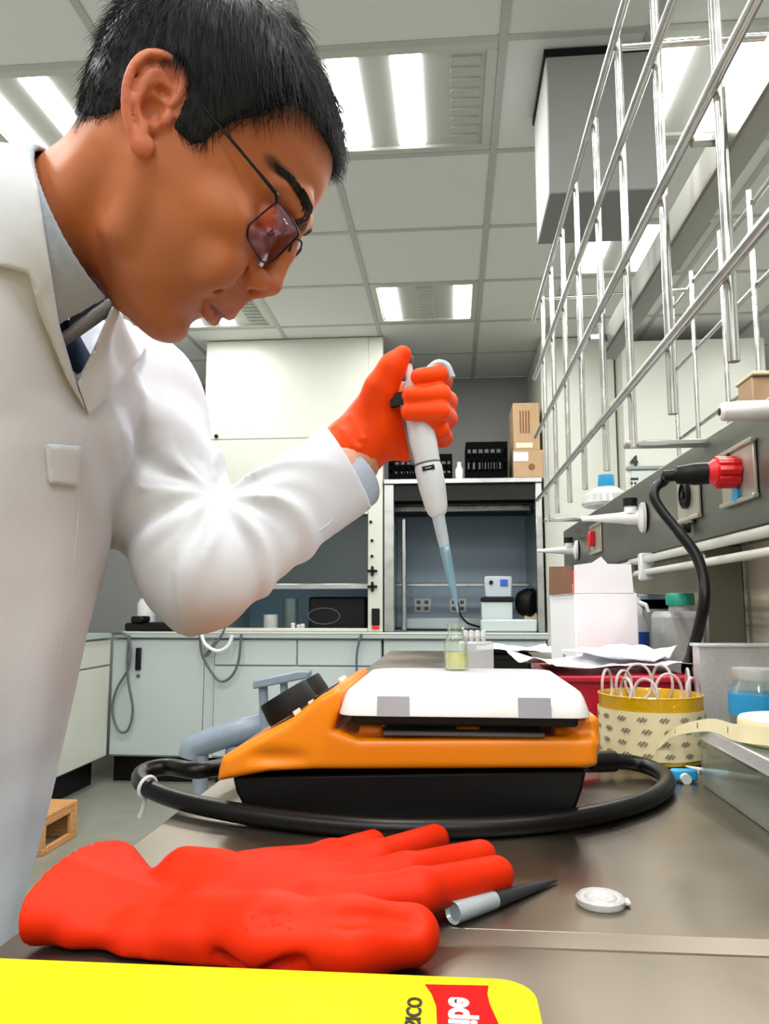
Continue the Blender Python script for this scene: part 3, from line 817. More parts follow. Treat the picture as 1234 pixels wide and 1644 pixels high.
MB().lathe([(.011, 0), (.011, .004), (.0, .0045)], 18, (SX - .005, 1.04, 1.217), (-1, 0, 0)).build('blue_button', M_bluepl, p1, label='blue round button under the red plug')
p2 = plate(1.20, 1.31, 1.207, 1.279)
MB().lathe([(.022, 0), (.022, .006), (.018, .008), (.017, .004), (.006, .004), (.006, .008), (0, .008)], 22, (SX - .005, 1.258, 1.247), (-1, 0, 0)).build('round_socket', M_black, p2)
box((SX - .008, 1.235, 1.200), (SX - .002, 1.30, 1.206), .002).build('name_strip', M_darksteel, p2)
MB().lathe([(.008, 0), (.007, .012), (0, .012)], 14, (SX - .005, 1.25, 1.193), (-1, 0, 0)).build('button', M_black, p2)
p3 = plate(1.98, 2.12, 1.207, 1.279)
box((SX - .02, 2.055, 1.225), (SX - .004, 2.085, 1.265), .003).build('red_tap_handle', M_redcap, p3)
def tap(y, z, cap):
    L = .10 if y > 1 else .07
    tp = MB().lathe([(.030, 0), (.030, .006), (.026, .010), (.014, .014), (.013, .035), (.011, .045), (.006, L), (.0055, L + .02), (0, L + .021)], 18, (SX - .001, y, z), (-1, .12, .0)).build('tap', M_white, spine)
    MB().lathe([(.012, .008), (.012, .022)], 14, (SX - .028, y, z), (0, 0, 1)).build('tap_neck', M_white, tp)
    MB().lathe([(.014, .022), (.014, .038), (.0, .039)], 14, (SX - .028, y, z), (0, 0, 1)).build('tap_cap', M_black, tp)
tap(1.545, 1.243, 1); tap(2.36, 1.235, 1)
tq = MB().lathe([(.012, 0), (.0125, .03), (.011, .055), (.008, .058), (0, .058)], 18, (SX - .001, .93, 1.302), (-1, .05, 0)).build('tap', M_white, spine)
MB().lathe([(.0045, 0), (.0045, .001)], 12, (SX - .0592, .933, 1.302), (-1, .05, 0)).build('tap_mouth', M_black, tq)
box((.40, .3, 1.322), (.60, 2.62, 1.330), .002).build('top_ledge', M_steel, spine)

# red plug with black cord
t = thing('power_plug', 'red power plug with thick black cord in the near spine outlet', 'plug', (SX, 1.04, 1.243))
rp = MB(); 
for a in range(8):
    an = a * math.pi / 4
    rp.tube([(SX - .006, 1.036 + .014 * math.cos(an), 1.246 + .014 * math.sin(an)), (SX - .033, 1.036 + .014 * math.cos(an), 1.246 + .014 * math.sin(an))], .0075, 8)
rp.lathe([(.016, 0), (.018, .030), (.012, .038), (0, .038)], 20, (SX - .0055, 1.036, 1.246), (-1, 0, 0))
rp.build('plug_cap', M_redcap, t)
MB().lathe([(.0145, 0), (.0150, .022), (.013, .034), (.012, .044), (.008, .047), (.0075, .060), (0, .060)], 20, (SX - .036, 1.04, 1.246), (-1, .16, -.03)).build('plug_body', M_black, t)
e = np.array((SX - .036, 1.04, 1.246)) + .058 * np.array((-1, .16, -.03)) / 1.013
pts = [tuple(e), tuple(at_y(1066, 772, 1.06)), tuple(at_y(1053, 782, 1.06)), tuple(at_y(1050, 798, 1.055)), tuple(at_y(1062, 820, 1.05)), tuple(at_y(1090, 855, 1.04)), tuple(at_y(1116, 890, 1.03)), tuple(at_y(1128, 925, 1.02)), tuple(at_y(1130, 965, 1.01)), tuple(at_y(1121, 1010, 1.02)), tuple(at_y(1110, 1050, 1.03)), tuple(at_y(1104, 1085, 1.06)), (.345, 1.09, .908), (.35, 1.15, .9075), (.33, 1.22, .9075)]
MB().tube(smooth_path(pts, 8), [.0065] * 40 + [.0072] * (len(smooth_path(pts, 8)) - 40), 12).build('cord', M_rubber, t)
cord('power_cord', 'coiled black cord on the bench between the beaker and the clear box', [(.262, .90, .906), (.27, .93, .906), (.30, .935, .906), (.325, .92, .906), (.34, .885, .906), (.335, .86, .906)], .0055, M_rubber)

# rack over the spine
RX, RX2 = .262, .70
t = thing('steel_rack', 'open rack of polished steel rods standing above the service spine', 'rack', (.48, 1.4, 1.32))
rack = t
rodY = [.54, .745, .952, 1.158, 1.358, 1.58, 1.785, 1.995, 2.19]
for y in rodY:
    MB().tube([(RX + .010, y, 1.305), (RX + .010, y, 1.963)], .0058, 10).build('rod', M_rod, rack)
for z in (1.952, 1.768, 1.583, 1.388):
    MB().tube([(RX, .1, z), (RX, 2.36, z)], .0062, 10).build('rail', M_rod, rack)
rodY2 = [1.33, 1.54, 1.745, 1.94, 2.18, 2.37]
for y in rodY2:
    MB().tube([(RX2 - .010, y, 1.335), (RX2 - .010, y, 2.02)], .0058, 10).build('rod', M_rod, rack)
for z in (1.992, 1.795, 1.575):
    MB().tube([(RX2, .6, z), (RX2, 2.42, z)], .0058, 10).build('rail', M_rod, rack)
for y, z in ((1.172, 1.962), (2.20, 1.96)):
    MB().tube([(RX, y, z), (RX2, y + .02, z + .02)], .006, 10).build('cross_bar', M_rod, rack)
for y, z in ((1.168, 1.312), (2.20, 1.31)):
    box((RX, y - .014, z - .004), (.46, y + .014, z + .004), .002).build('support_bar', M_steel, rack)
    MB().tube([(.45, y, z), (.45, y, 1.331)], .008, 10).build('support_foot', M_steel, rack)
t = thing('lamp_rail', 'flat steel bar slanting behind the rack rails towards the top right', 'bar', (.32, 1.1, 1.56))
box((.300, .3, 1.556), (.333, 1.52, 1.606), .003).build('channel', M_darksteel, t)
for y in (1.46, .82): MB().box(np.array((.2685, y, 1.577)), np.array((.2995, y + .012, 1.590)), .002).build('bracket', M_steel, t)
t = thing('cardboard_box', 'brown box on the far side of the rack at the right edge', 'box', (.66, 1.68, 1.33))
box((.625, 1.62, 1.331), (.685, 1.70, 1.545), .003).build('carton', M_card, t)
box((.623, 1.61, 1.545), (.687, 1.71, 1.553), .002).build('flap', M_tape, t)
# white wash bottle with blue cap lying on the spine top
c = np.array((.413, 2.08, 1.331))
t = thing('wash_bottle', 'squat white bottle with blue cap on top of the spine, behind the rack rods', 'bottle', (c[0], c[1], 1.331))
MB().lathe([(.06, 0), (.066, .008), (.060, .030), (.035, .048), (.02, .055), (0, .055)], 22, (c[0], c[1], 1.331)).build('body', M_milky, t)
MB().lathe([(.02, .055), (.022, .06), (.020, .085), (0, .086)], 18, (c[0], c[1], 1.331)).build('cap', M_bluepl, t)
# ------------------------------------------------------------------ things on the bench
# --- stirring hotplate
HYF, HYB = .632, .845
t = thing('hotplate', 'orange and black stirring hotplate with white ceramic top on the steel bench', 'hotplate', (-.03, .74, BZ))
hotplate = t
def P2(u, v, y=HYF):
    p = at_y(u, v, y); return (p[0], p[2])
outline = [P2(u, v) for u, v in [(346, 1256), (349, 1236), (355, 1216), (400, 1192), (460, 1160), (512, 1118), (537, 1106), (546, 1110), (543, 1148), (536, 1172), (575, 1186), (955, 1184), (962, 1195), (960, 1231), (940, 1235), (500, 1237), (430, 1240), (388, 1248)]]
fd = Field((-.225, .60, .90), (.15, .875, 1.03), .0016)
def shell(X, Y, Z):
    d2 = poly_dist(X + 0 * Z, Z + 0 * X, outline)
    dy = np.maximum(HYF - Y, Y - HYB) + .006
    d2 = d2 + .006
    return np.sqrt(np.maximum(d2, 0) ** 2 + np.maximum(dy, 0) ** 2) + np.minimum(np.maximum(d2, dy), 0) - .006
fd.put(shell, (-.22, .61, .905), (.14, .87, 1.02))
# flared skirt round the foot and raised lugs at the plate's corners
xr = P2(966, 1165)[0]
def rbox(lo, hi, r):
    lo = np.array(lo); hi = np.array(hi); c = (lo + hi) / 2; h = (hi - lo) / 2 - r
    def fn(X, Y, Z):
        qx, qy, qz = np.abs(X - c[0]) - h[0], np.abs(Y - c[1]) - h[1], np.abs(Z - c[2]) - h[2]
        return np.sqrt(np.maximum(qx, 0) ** 2 + np.maximum(qy, 0) ** 2 + np.maximum(qz, 0) ** 2) + np.minimum(np.maximum(np.maximum(qx, qy), qz), 0) - r
    return fn, lo, hi
for y in (.640, .80):
    fn, lo, hi = rbox((xr - .026, y, .958), (xr, y + .035, P2(966, 1152)[1]), .005); fd.put(fn, lo, hi, .006)
for u in (592, 752, 915):
    x = P2(u, 1180)[0]; fn, lo, hi = rbox((x - .010, .645, .955), (x + .010, .665, .9755), .003); fd.put(fn, lo, hi, .004)
fd.ellipsoid((P2(446, 1217)[0], HYF - .028, P2(446, 1217)[1]), (.042, .032, .012), .006, cut=True)
V, Q = fd.mesh(2); quads_mesh('housing', V, Q, M_orange, hotplate)
bp = [P2(u, v, .645) for u, v in [(372, 1246), (378, 1272), (398, 1288), (915, 1288), (935, 1270), (942, 1236)]]
zb = .902
bp[2] = (bp[2][0], zb); bp[3] = (bp[3][0], zb)
MB().prism(bp, .645, .835, lambda x, y, z: (x, z, y)).build('base', M_black, t, bevel=.003)
for x in (bp[2][0] + .02, bp[3][0] - .02):
    for y in (.665, .815): MB().lathe([(.009, 0), (.009, .0045)], 12, (x, y, BZ)).build('foot', M_rubber, t)
pl0, pl1 = P2(541, 1150, .617)[0], P2(952, 1150, .617)[0]
PT = 1.008
ring = lambda ins, z, r: [(x, y, z) for x, y in rounded_rect(pl0 + ins, .615 + ins, pl1 - ins, .832 - ins, r, 5)]
layers = [ring(.006, .9868, .012), ring(.0, .9872, .016), ring(0, .9885, .016), ring(.0035, 1.0005, .018), ring(.0055, 1.0045, .02), ring(.009, 1.0072, .02), ring(.014, PT, .022)]
mb = MB(); n = len(layers[0]); mb.add([p for l in layers for p in l], [(i * n + k, i * n + (k + 1) % n, (i + 1) * n + (k + 1) % n, (i + 1) * n + k) for i in range(len(layers) - 1) for k in range(n)] + [tuple(range(n))[::-1], tuple((len(layers) - 1) * n + k for k in range(n))], True)
top = mb.build('ceramic_top', M_ceramic, t)
for (u0, u1) in ((605, 657), (832, 885)):
    x0, x1 = P2(u0, 1150, .615)[0], P2(u1, 1150, .615)[0]
    q = MB(); y0 = .6142
    q.prism(rounded_rect(x0, 0, x1, 1, .0004, 1), 0, 1, lambda x, a, b: (x, y0 + (.0033 * a) - .0004 + .0006 * b, .9872 + .0150 * a)); q.build('grey_pad_mark', M_greysq, top, label='grey rounded square on the front edge of the white top')
box((pl0 + .010, .625, .9790), (pl1 - .010, .825, .9872), .002).build('heat_shield', M_black, t)
box((pl0 + .035, .630, .9700), (pl1 - .035, .82, .9735), .001).build('shield_plate', M_pipegrey, t)
# sloping console: knob, dial print, display
sl0, sl1 = np.array(P2(358, 1214)), np.array(P2(512, 1119))
sd = (sl1 - sl0) / np.linalg.norm(sl1 - sl0); sn = np.array((-sd[1], sd[0]))
def on_slope(a, y, h): p = sl0 + sd * a + sn * h; return (p[0], y, p[1])
kn = np.array((sn[0], 0, sn[1]))
MB().lathe([(.0, .0), (.024, .0), (.0245, .004), (.0235, .019), (.0225, .0205), (0, .0205)], 28, on_slope(.050, .705, -.001), kn).build('control_knob', M_knob, t)
MB().lathe([(.0, .0), (.024, .0), (.0245, .004), (.0235, .019), (.0225, .0205), (0, .0205)], 28, on_slope(.050, .775, -.001), kn).build('control_knob', M_knob, t)
def slope_box(a0, a1, y0, y1, h0, h1, name, m):
    q = MB(); q.prism([(a0, y0), (a1, y0), (a1, y1), (a0, y1)], h0, h1, lambda a, y, h: on_slope(a, y, h)); return q.build(name, m, t)
slope_box(.082, .096, .655, .72, -.003, .0012, 'display', M_black)
slope_box(.078, .080, .66, .82, -.003, .0008, 'printed_line', M_white)
for y in (.66, .675, .69, .705, .735, .75, .765): slope_box(.060 + .012 * ((y * 1000) % 2), .066 + .012 * ((y * 1000) % 2), y, y + .004, -.003, .0008, 'printed_mark', M_white)
for y in (.74, .76): MB().lathe([(.003, 0), (.003, .004), (0, .005)], 10, on_slope(.095, y, -.001), kn).build('indicator_light', M_white, t)

# --- its thick black cord, looped round the front
t = thing('power_cord', 'thick black cord looping on the bench in front of the hotplate', 'cord', (0, .62, BZ))
pts = [(.105, .80, .918)] + [tuple(at_z(u, v, z)) for u, v, z in [(985, 1222, .915), (1030, 1228, .911), (1062, 1242, .909), (1070, 1260, .908), (1040, 1284, .908), (960, 1307, .908), (850, 1323, .908), (720, 1330, .908), (580, 1328, .908), (440, 1314, .908), (330, 1295, .910), (262, 1276, .912), (228, 1257, .916), (230, 1240, .920), (268, 1231, .923), (330, 1236, .923)]] + [(-.19, .83, .915), (-.10, .852, .915)]
MB().tube(smooth_path(pts, 8), .0078, 14).build('cable', M_rubber, t)
MB().tube([pts[1], tuple(np.array(pts[0]) * .5 + np.array(pts[1]) * .5)], .0105, 14).build('strain_relief', M_rubber, t)
c = np.array(at_z(232, 1262, .916)); c2 = np.array(at_z(262, 1276, .912)); ax = (c2 - c) / np.linalg.norm(c2 - c)
tt = thing('cable_tie', 'white cable tie round the left bend of the thick black cord', 'cable tie', c)
u = np.cross(ax, (0, 0, 1)); u /= np.linalg.norm(u); w = np.cross(u, ax)
MB().tube([c + ax * .004 + (u * math.cos(a) + w * math.sin(a)) * .0092 for a in np.linspace(0, 2 * math.pi, 22)[:-1]], .0016, 6, closed=True).build('strap', M_white, tt)
MB().tube([c + ax * .003 - u * .009 * 0 - w * .0095, c + ax * .002 - w * .018, c - w * .027], [.0014, .0016, .0026], 6).build('tail', M_white, tt)

# --- vial with pale yellow liquid on the plate
v0 = at_z(732, 1076, PT)
t = thing('glass_vial', 'small glass vial of pale yellow liquid on the white plate under the pipette', 'vial', v0)
MB().lathe([(.0112, 0.0002), (.0122, .002), (.0122, .028), (.009, .034), (.0082, .037), (.0085, .041), (.0095, .042), (.0095, .0465), (.0078, .0465), (.0072, .037), (.0112, .027), (.0112, .003), (0, .0025)], 28, v0).build('bottle', M_glass, t)
MB().lathe([(.0110, .0027), (.0110, .0175), (0, .0175)], 24, v0).build('liquid', M_liquid, t)

# --- behind the hotplate
t = thing('vial_rack', 'clear rack with a row of white-capped vials behind the yellow vial', 'rack', (.062, 1.6, BZ))
a, b = at_y(744, 1030, 1.6), at_y(779, 1012, 1.6)
box((a[0] - .01, 1.585, BZ), (b[0] + .015, 1.63, a[2] + .0), .003).build('rack_body', M_milky, t)
for k in range(4):
    x = a[0] + .004 + k * (b[0] - a[0] - .008) / 3
    q = thing('capped_vial', ('leftmost', 'second from left', 'second from right', 'rightmost')[k] + ' of the four white-capped vials in the clear rack', 'vial', (x, 1.605, a[2]), 'capped vials in the clear rack')
    MB().lathe([(.0048, .0005), (.0048, .010)], 12, (x, 1.605, a[2])).build('tube', M_milky, q)
    MB().lathe([(.0054, .010), (.0054, .022), (0, .023)], 12, (x, 1.605, a[2])).build('cap', M_white, q)
def sheet(name, label, c, w, d, amp, m, seed, rot=0.0, n=26, cat='paper', lift=None, group=None, freq=14):
    vs = []; rnd = mnoise; R = math.cos(rot), math.sin(rot)
    for i in range(n + 1):
        for j in range(n + 1):
            x, y = (i / n - .5) * w, (j / n - .5) * d
            z = amp * (mnoise.noise(Vector((x * freq + seed, y * freq, seed * 1.7))) + .5 * abs(mnoise.noise(Vector((x * freq * 2.3, y * freq * 2.3 + seed, 3.1)))) + .55)
            if lift: z += lift(i / n, j / n)
            vs.append((c[0] + x * R[0] - y * R[1], c[1] + x * R[1] + y * R[0], c[2] + max(z, 0)))
    fs = [(i * (n + 1) + j, (i + 1) * (n + 1) + j, (i + 1) * (n + 1) + j + 1, i * (n + 1) + j + 1) for i in range(n) for j in range(n)]
    mb = MB().add(vs, fs, True); o = mb.build(name, m)
    so = o.modifiers.new('thick', 'SOLIDIFY'); so.thickness = .0008; so.offset = 1
    tagp(o, label, cat, group); return o
t = thing('black_case', 'flat black case far down the bench under a white cloth', 'case', (.14, 2.1, BZ))
box((.085, 2.02, BZ), (.20, 2.25, .945), .008).build('body', M_black, t)
box((.083, 2.018, .93), (.202, 2.252, .948), .004).build('lid', M_black, t)
sheet('white_cloth', 'white cloth spread over the black case far down the bench', (.165, 2.13, .9485), .20, .25, .012, M_paper, 3, cat='cloth')
# white carton with raised flaps
t = thing('white_carton', 'tall open white carton with raised flaps under the far end of the rack', 'box', (.25, 1.46, BZ))
wx0, wx1, wy0, wy1, wz = .201, .302, 1.30, 1.62, 1.092
box((wx0, wy0, BZ), (wx1, wy1, wz), .002).build('carton', M_paper, t)
MB().prism([(wx0, wz), (wx1 - .006, wz), (wx1 - .008, wz + .047), (wx0 + .055, wz + .048), (wx0 + .045, wz + .060), (wx0 + .03, wz + .05), (wx0 + .001, wz + .046)], wy0, wy0 + .002, lambda x, z, y: (x, y, z)).build('front_flap', M_paper, t)
MB().prism([(wy0 + .01, wz), (wy1 - .01, wz), (wy1 - .02, wz + .058), (wy0 + .02, wz + .045)], wx0 - .003, wx0 - .001, lambda y, z, x: (x, y, z)).build('side_flap', M_cardd, t, label='side flap showing its brown inside')
box((wx0 - .0012, wy0 + .001, wz + .0), (wx0 + .004, wy0 + .006, wz + .038)).build('orange_tape', M_glove, t, label='orange strip at the flap corner')
for k in range(2): box((wx0 - .0008, wy0 + .12 + k * .02, .92), (wx0, wy0 + .126 + k * .02, .985)).build('printed_line', M_pipegrey, t)
# red box with papers
t = thing('red_box', 'dark red plastic box under loose papers behind the patterned tub', 'box', (.23, 1.1, BZ))
MB().prism([(.135, BZ), (.285, BZ), (.291, .985), (.128, .985)], .99, 1.26, lambda x, z, y: (x, y, z)).build('tub', M_red, t, bevel=.004)
MB().prism([(.126, .978), (.293, .978), (.293, .986), (.126, .986)], .985, 1.265, lambda x, z, y: (x, y, z)).build('rim', M_red, t, bevel=.002)
sheet('paper_sheet', 'crumpled white paper on the red box, reaching left over its rim', (.20, 1.10, .9875), .20, .19, .014, M_paper, 1.3, .25, group='papers on the red box')
sheet('paper_sheet', 'crumpled white paper heaped highest on the red box, nearest the tub', (.235, 1.12, .996), .12, .14, .018, M_paper, 6.1, -.5, group='papers on the red box')
def printed(o): pass
# bottles in the recess
c = (.313, 1.352, BZ)
t = thing('spray_bottle', 'slim white bottle with a blue label beside the white carton', 'bottle', c)
MB().lathe([(.016, 0), (.018, .004), (.018, .135), (.012, .150), (.010, .155), (0, .155)], 22, c).build('bottle', M_milky, t)
MB().lathe([(.0183, .095), (.0183, .128)], 22, c).build('label_band', M_navy, t)
nz = MB(); nz.lathe([(.010, .155), (.010, .168), (.007, .172), (.006, .185), (0, .186)], 16, c); nz.tube([(c[0] - .002, c[1], c[2] + .178), (c[0] + .012, c[1] - .012, c[2] + .172), (c[0] + .015, c[1] - .016, c[2] + .160)], [.005, .004, .003], 8)
nz.build('nozzle', M_white, t)
c = (.415, 1.46, BZ)
t = thing('plastic_jug', 'milky plastic jug with a teal cap in the recess below the spine panel', 'jug', c)
MB().prism(rounded_rect(c[0] - .045, c[1] - .05, c[0] + .04, c[1] + .05, .02, 4), BZ, 1.062).build('jug', M_milky, t, bevel=.012)
MB().lathe([(.022, .16), (.02, .172)], 18, (c[0], c[1], BZ)).build('neck', M_milky, t)
MB().lathe([(.024, .172), (.025, .176), (.025, .190), (.023, .194), (0, .194)], 22, (c[0], c[1], BZ)).build('cap', M_teal, t)
c = (.352, 1.60, BZ)
t = thing('plastic_jug', 'taller milky bottle behind the slim blue-labelled bottle', 'bottle', c)
MB().lathe([(.028, 0), (.03, .006), (.03, .17), (.018, .20), (.014, .21), (.014, .225), (0, .225)], 22, c).build('body', M_milky, t)
t = thing('grey_box', 'grey box at the back of the recess behind the milky jug', 'box', (.43, 1.75, BZ))
box((.395, 1.70, BZ), (.465, 1.95, 1.09), .006).build('case', M_cab, t)
box((.393, 1.70, 1.06), (.467, 1.95, 1.095), .004).build('lid', M_backblue, t)
# milky bin, jar
t = thing('plastic_bin', 'frosted plastic bin standing upright behind the blue-labelled jar at the right edge', 'bin', (.38, 1.0, BZ))
b = MB(); B0 = (.30, .985); B1 = (.462, 1.012); zt = 1.026
for lo, hi in [((B0[0], B0[1], BZ + .001), (B1[0], B0[1] + .002, zt)), ((B0[0], B1[1] - .002, BZ + .001), (B1[0], B1[1], zt)), ((B0[0], B0[1] + .002, BZ + .001), (B0[0] + .002, B1[1] - .002, zt)), ((B1[0] - .002, B0[1] + .002, BZ + .001), (B1[0], B1[1] - .002, zt))]: b.box(np.array(lo), np.array(hi))
b.build('bin', M_milky, t)
box((B0[0] - .003, B0[1] - .003, zt - .004), (B1[0] + .003, B1[1] + .003, zt), .001).build('lid', M_milky, t)
c = (.322, .87, BZ)
t = thing('glass_jar', 'small glass jar with a blue label behind the tape roll', 'jar', c)
MB().lathe([(.026, 0), (.028, .003), (.028, .085), (.022, .094), (.022, .104), (.020, .104), (.0195, .094), (.0255, .084), (.0255, .004), (0, .003)], 26, c).build('jar', M_glass, t)
MB().lathe([(.0284, .058), (.0284, .080)], 26, c).build('label_band', M_bluepl, t)
MB().lathe([(.0225, .094), (.0235, .096), (.0235, .106), (0, .107)], 22, c).build('lid', M_milky, t)

# --- patterned tub with loops
bc = np.array((.2235, .921, BZ)); BR = .0565
t = thing('patterned_tub', 'yellow clear tub wrapped in cream marked liner, holding clear loops, right of the hotplate', 'tub', bc)
MB().lathe([(BR - .004, 0), (BR - .001, .003), (BR, .070), (BR + .0012, .0735), (BR - .001, .074), (BR - .0025, .070), (BR - .004, .004), (0, .003)], 40, bc).build('cup', M_yelpl, t)
wv = MB().lathe([(BR + .0003, .0075), (BR + .0009, .0585), (BR + .0014, .0585), (BR + .0008, .0075)], 44, bc).build('liner', M_wrap, t)
mk = MB()
for row in range(4):
    for k in range(16):
        th = 2 * math.pi * k / 16 + (.08 if row % 2 else 0)
        zz = .051 - row * .0125
        for (dx, dz, L, w) in [(-.0032, .0006, .0052, .0008), (0, 0, .0068, .0011), (.0032, -.0006, .0052, .0008)]:
            vs = []
            for (s1, s2) in ((-1, -1), (1, -1), (1, 1), (-1, 1)):
                x = dx + .7 * s1 * w + .7 * s2 * L / 2; z = dz - .7 * s1 * w + .7 * s2 * L / 2
                an = th + x / BR
                vs.append(bc + np.array(((BR + .0018) * math.cos(an), (BR + .0018) * math.sin(an), zz + z)))
            mk.add(vs, [(0, 1, 2, 3)])
mk.build('printed_marks', M_mark, wv, kind='stuff')
rnd = random.Random(5)
LN = ['leftmost', 'second from left', 'third from left', 'fourth from left', 'middle', 'fourth from right', 'third from right', 'second from right', 'rightmost']
ordk = sorted(range(9), key=lambda k: (BR - .010 - .012 * (k % 2)) * math.cos(2 * math.pi * k / 9 + .2))
for k in range(9):
    an = 2 * math.pi * k / 9 + .2; r = BR - .010 - .012 * (k % 2)
    c = bc + np.array((r * math.cos(an), r * math.sin(an), .060)); dirx = np.array((math.cos(an + 1.2), math.sin(an + 1.2), 0))
    w, h = .009 + .006 * rnd.random(), .030 + .014 * rnd.random()
    pts = [c + dirx * (w * math.sin(a)) * (1.15 if .5 < a < 5.7 else .8) + np.array((0, 0, h * (1 - math.cos(a)) / 2)) for a in np.linspace(0, 2 * math.pi, 20)]
    q = thing('clear_loop', LN[ordk.index(k)] + ' of the clear plastic loops standing in the patterned tub', 'loop', c, 'clear loops in the tub')
    MB().tube(pts, .0017, 6).build('loop', M_loop, q)
    MB().tube([c + np.array((0, 0, -.045)), c + np.array((0, 0, .004))], .003, 6).build('stem', M_yelpl, q)
o = box((bc[0] + .005, .850, BZ), (bc[0] + .03, .862, BZ + .0015)).build('paper_tag', M_paper); tagp(o, 'tiny white paper tag at the foot of the patterned tub', 'tag')

# --- clear box with tape roll
cb0, cb1 = np.array((.240, .47, BZ)), np.array((.372, .80, .953))
t = thing('clear_box', 'low clear plastic organiser box at the right edge, near the front', 'box', ((cb0 + cb1) / 2 * (1, 1, 0) + (0, 0, BZ)))
b = MB(); w = .002
for lo, hi in [((cb0[0], cb0[1], BZ + .001), (cb0[0] + w, cb1[1], cb1[2])), ((cb1[0] - w, cb0[1], BZ + .001), (cb1[0], cb1[1], cb1[2])), ((cb0[0] + w, cb0[1], BZ + .001), (cb1[0] - w, cb0[1] + w, cb1[2])), ((cb0[0] + w, cb1[1] - w, BZ + .001), (cb1[0] - w, cb1[1], cb1[2])), ((cb0[0] + w, cb0[1] + w, BZ + .001), (cb1[0] - w, cb1[1] - w, BZ + .003))]: b.box(np.array(lo), np.array(hi))
b.build('tray', M_box, t)
for y in (.56, .65, .73): box((cb0[0] + .003, y, BZ + .004), (cb1[0] - .003, y + .0015, cb1[2] - .004)).build('divider', M_box, t)
box((cb0[0] - .002, cb0[1] - .002, cb1[2]), (cb1[0] + .002, cb1[1] + .002, cb1[2] + .0035), .001).build('lid', M_box, t)
rim = MB()
for lo, hi in [((cb0[0] - .004, cb0[1] - .004, cb1[2] - .008), (cb0[0] - .001, cb1[1] + .004, cb1[2] + .0045)), ((cb0[0] - .004, cb1[1] + .001, cb1[2] - .008), (cb1[0], cb1[1] + .004, cb1[2] + .0045))]: rim.box(np.array(lo), np.array(hi), .001)
rim.build('lid_rim', M_milky, t)
q = at_z(1110, 1226, .905)
t = thing('blue_clip', 'small bright blue clip at the left end of the clear box', 'clip', (q[0], q[1], BZ))
MB().prism(rounded_rect(-.012, -.005, .014, .005, .004, 3), BZ + .001, BZ + .012, lambda x, y, z: (.226 + x, .812 + y, z)).build('clip', M_bluepl, t, bevel=.002)
MB().lathe([(.005, 0), (.005, .006)], 12, (.226, .806, BZ + .0045), (0, -1, 0)).build('hinge', M_white, t)
rc = np.array((.292, .70, cb1[2] + .0045))
t = thing('tape_roll', 'roll of aged white tape lying on the clear box', 'tape', rc)
MB().lathe([(.030, 0), (.047, 0), (.0475, .002), (.0475, .017), (.047, .019), (.030, .019), (.030, 0)], 40, rc).build('roll', M_tape, t)
MB().lathe([(.026, -.0), (.0298, -.0), (.0298, .020), (.026, .020), (.026, 0)], 40, rc).build('core', M_tapew, t)
MB().lathe([(.031, .0192), (.046, .0192), (.046, .0202), (.031, .0202)], 40, rc).build('paper_disc', M_white, t)
strip = smooth_path([(rc[0] - .030, rc[1] - .0375, rc[2] + .010), (rc[0] - .055, rc[1] - .012, rc[2] + .009), (.236, .752, rc[2] + .006), (.226, .80, .953), (.224, .845, .94), (.215, .862, .925)], 6)
vs = []; fs = []
for i, p in enumerate(strip):
    hh = .0075 - .004 * i / len(strip); vs += [(p[0], p[1], p[2] - hh), (p[0] + .002, p[1], p[2] + hh)]
    if i: fs.append((2 * i - 2, 2 * i - 1, 2 * i + 1, 2 * i))
o = MB().add(vs, fs, True).build('loose_end', M_tape, t); o.data.polygons.foreach_set('use_smooth', [False] * len(o.data.polygons)); so = o.modifiers.new('thick', 'SOLIDIFY'); so.thickness = .0005
for k in (8, 15, 22):
    p = strip[k]; nx = strip[k + 1] - p; nx /= np.linalg.norm(nx); sd2 = np.cross(nx, (0, 0, 1))
    MB().add([p + sd2 * .0006 + nx * a * .0006 + np.array((0, 0, b)) for a, b in ((-1, -.003), (1, -.003), (1, .003), (-1, .003))], [(0, 1, 2, 3)]).build('tape_mark', M_ink, o)
t = thing('white_stick', 'white plastic stick resting behind the tape roll', 'stick', (.25, .83, .95))
MB().tube([(.245, .868, .9035), (.27, .835, .9035), (.30, .81, .9035)], [.001, .0035, .0035], 8).build('stick', M_white, t)

# --- pipette tip and cap on the near bench
a, b = np.array(at_z(727, 1466, BZ + .0062)), np.array(at_z(893, 1413, BZ + .002)); d = b - a; L = np.linalg.norm(d)
t = thing('filter_tip', 'loose pipette tip with clear collar and dark cone beside the glove\'s fingers', 'pipette tip', (a[0], a[1], BZ))
MB().lathe([(.0045, .002), (.0058, .0), (.0058, .004), (.0050, L * .36), (.0043, L * .36), (.0045, .002)], 22, a, d).build('collar', M_tipclear, t)
MB().lathe([(.0046, L * .24), (.0050, L * .33), (.0048, L * .4), (.0030, L * .75), (.0009, L), (0, L)], 20, a, d).build('cone', M_cone, t)
c = np.array(at_z(964, 1452, BZ))
t = thing('vial_cap', 'round white snap cap lying on the bench at the seam', 'cap', c)
MB().lathe([(.0135, .0003), (.0142, .0012), (.0142, .004), (.0128, .0052), (.0118, .0040), (.0095, .0038), (.0088, .005), (.0075, .0038), (0, .0036)], 32, c).build('disc', M_milky, t)
MB().box(c + np.array((.0115, -.004, .001)), c + np.array((.0165, .003, .0032)), .001).build('tab', M_white, t)

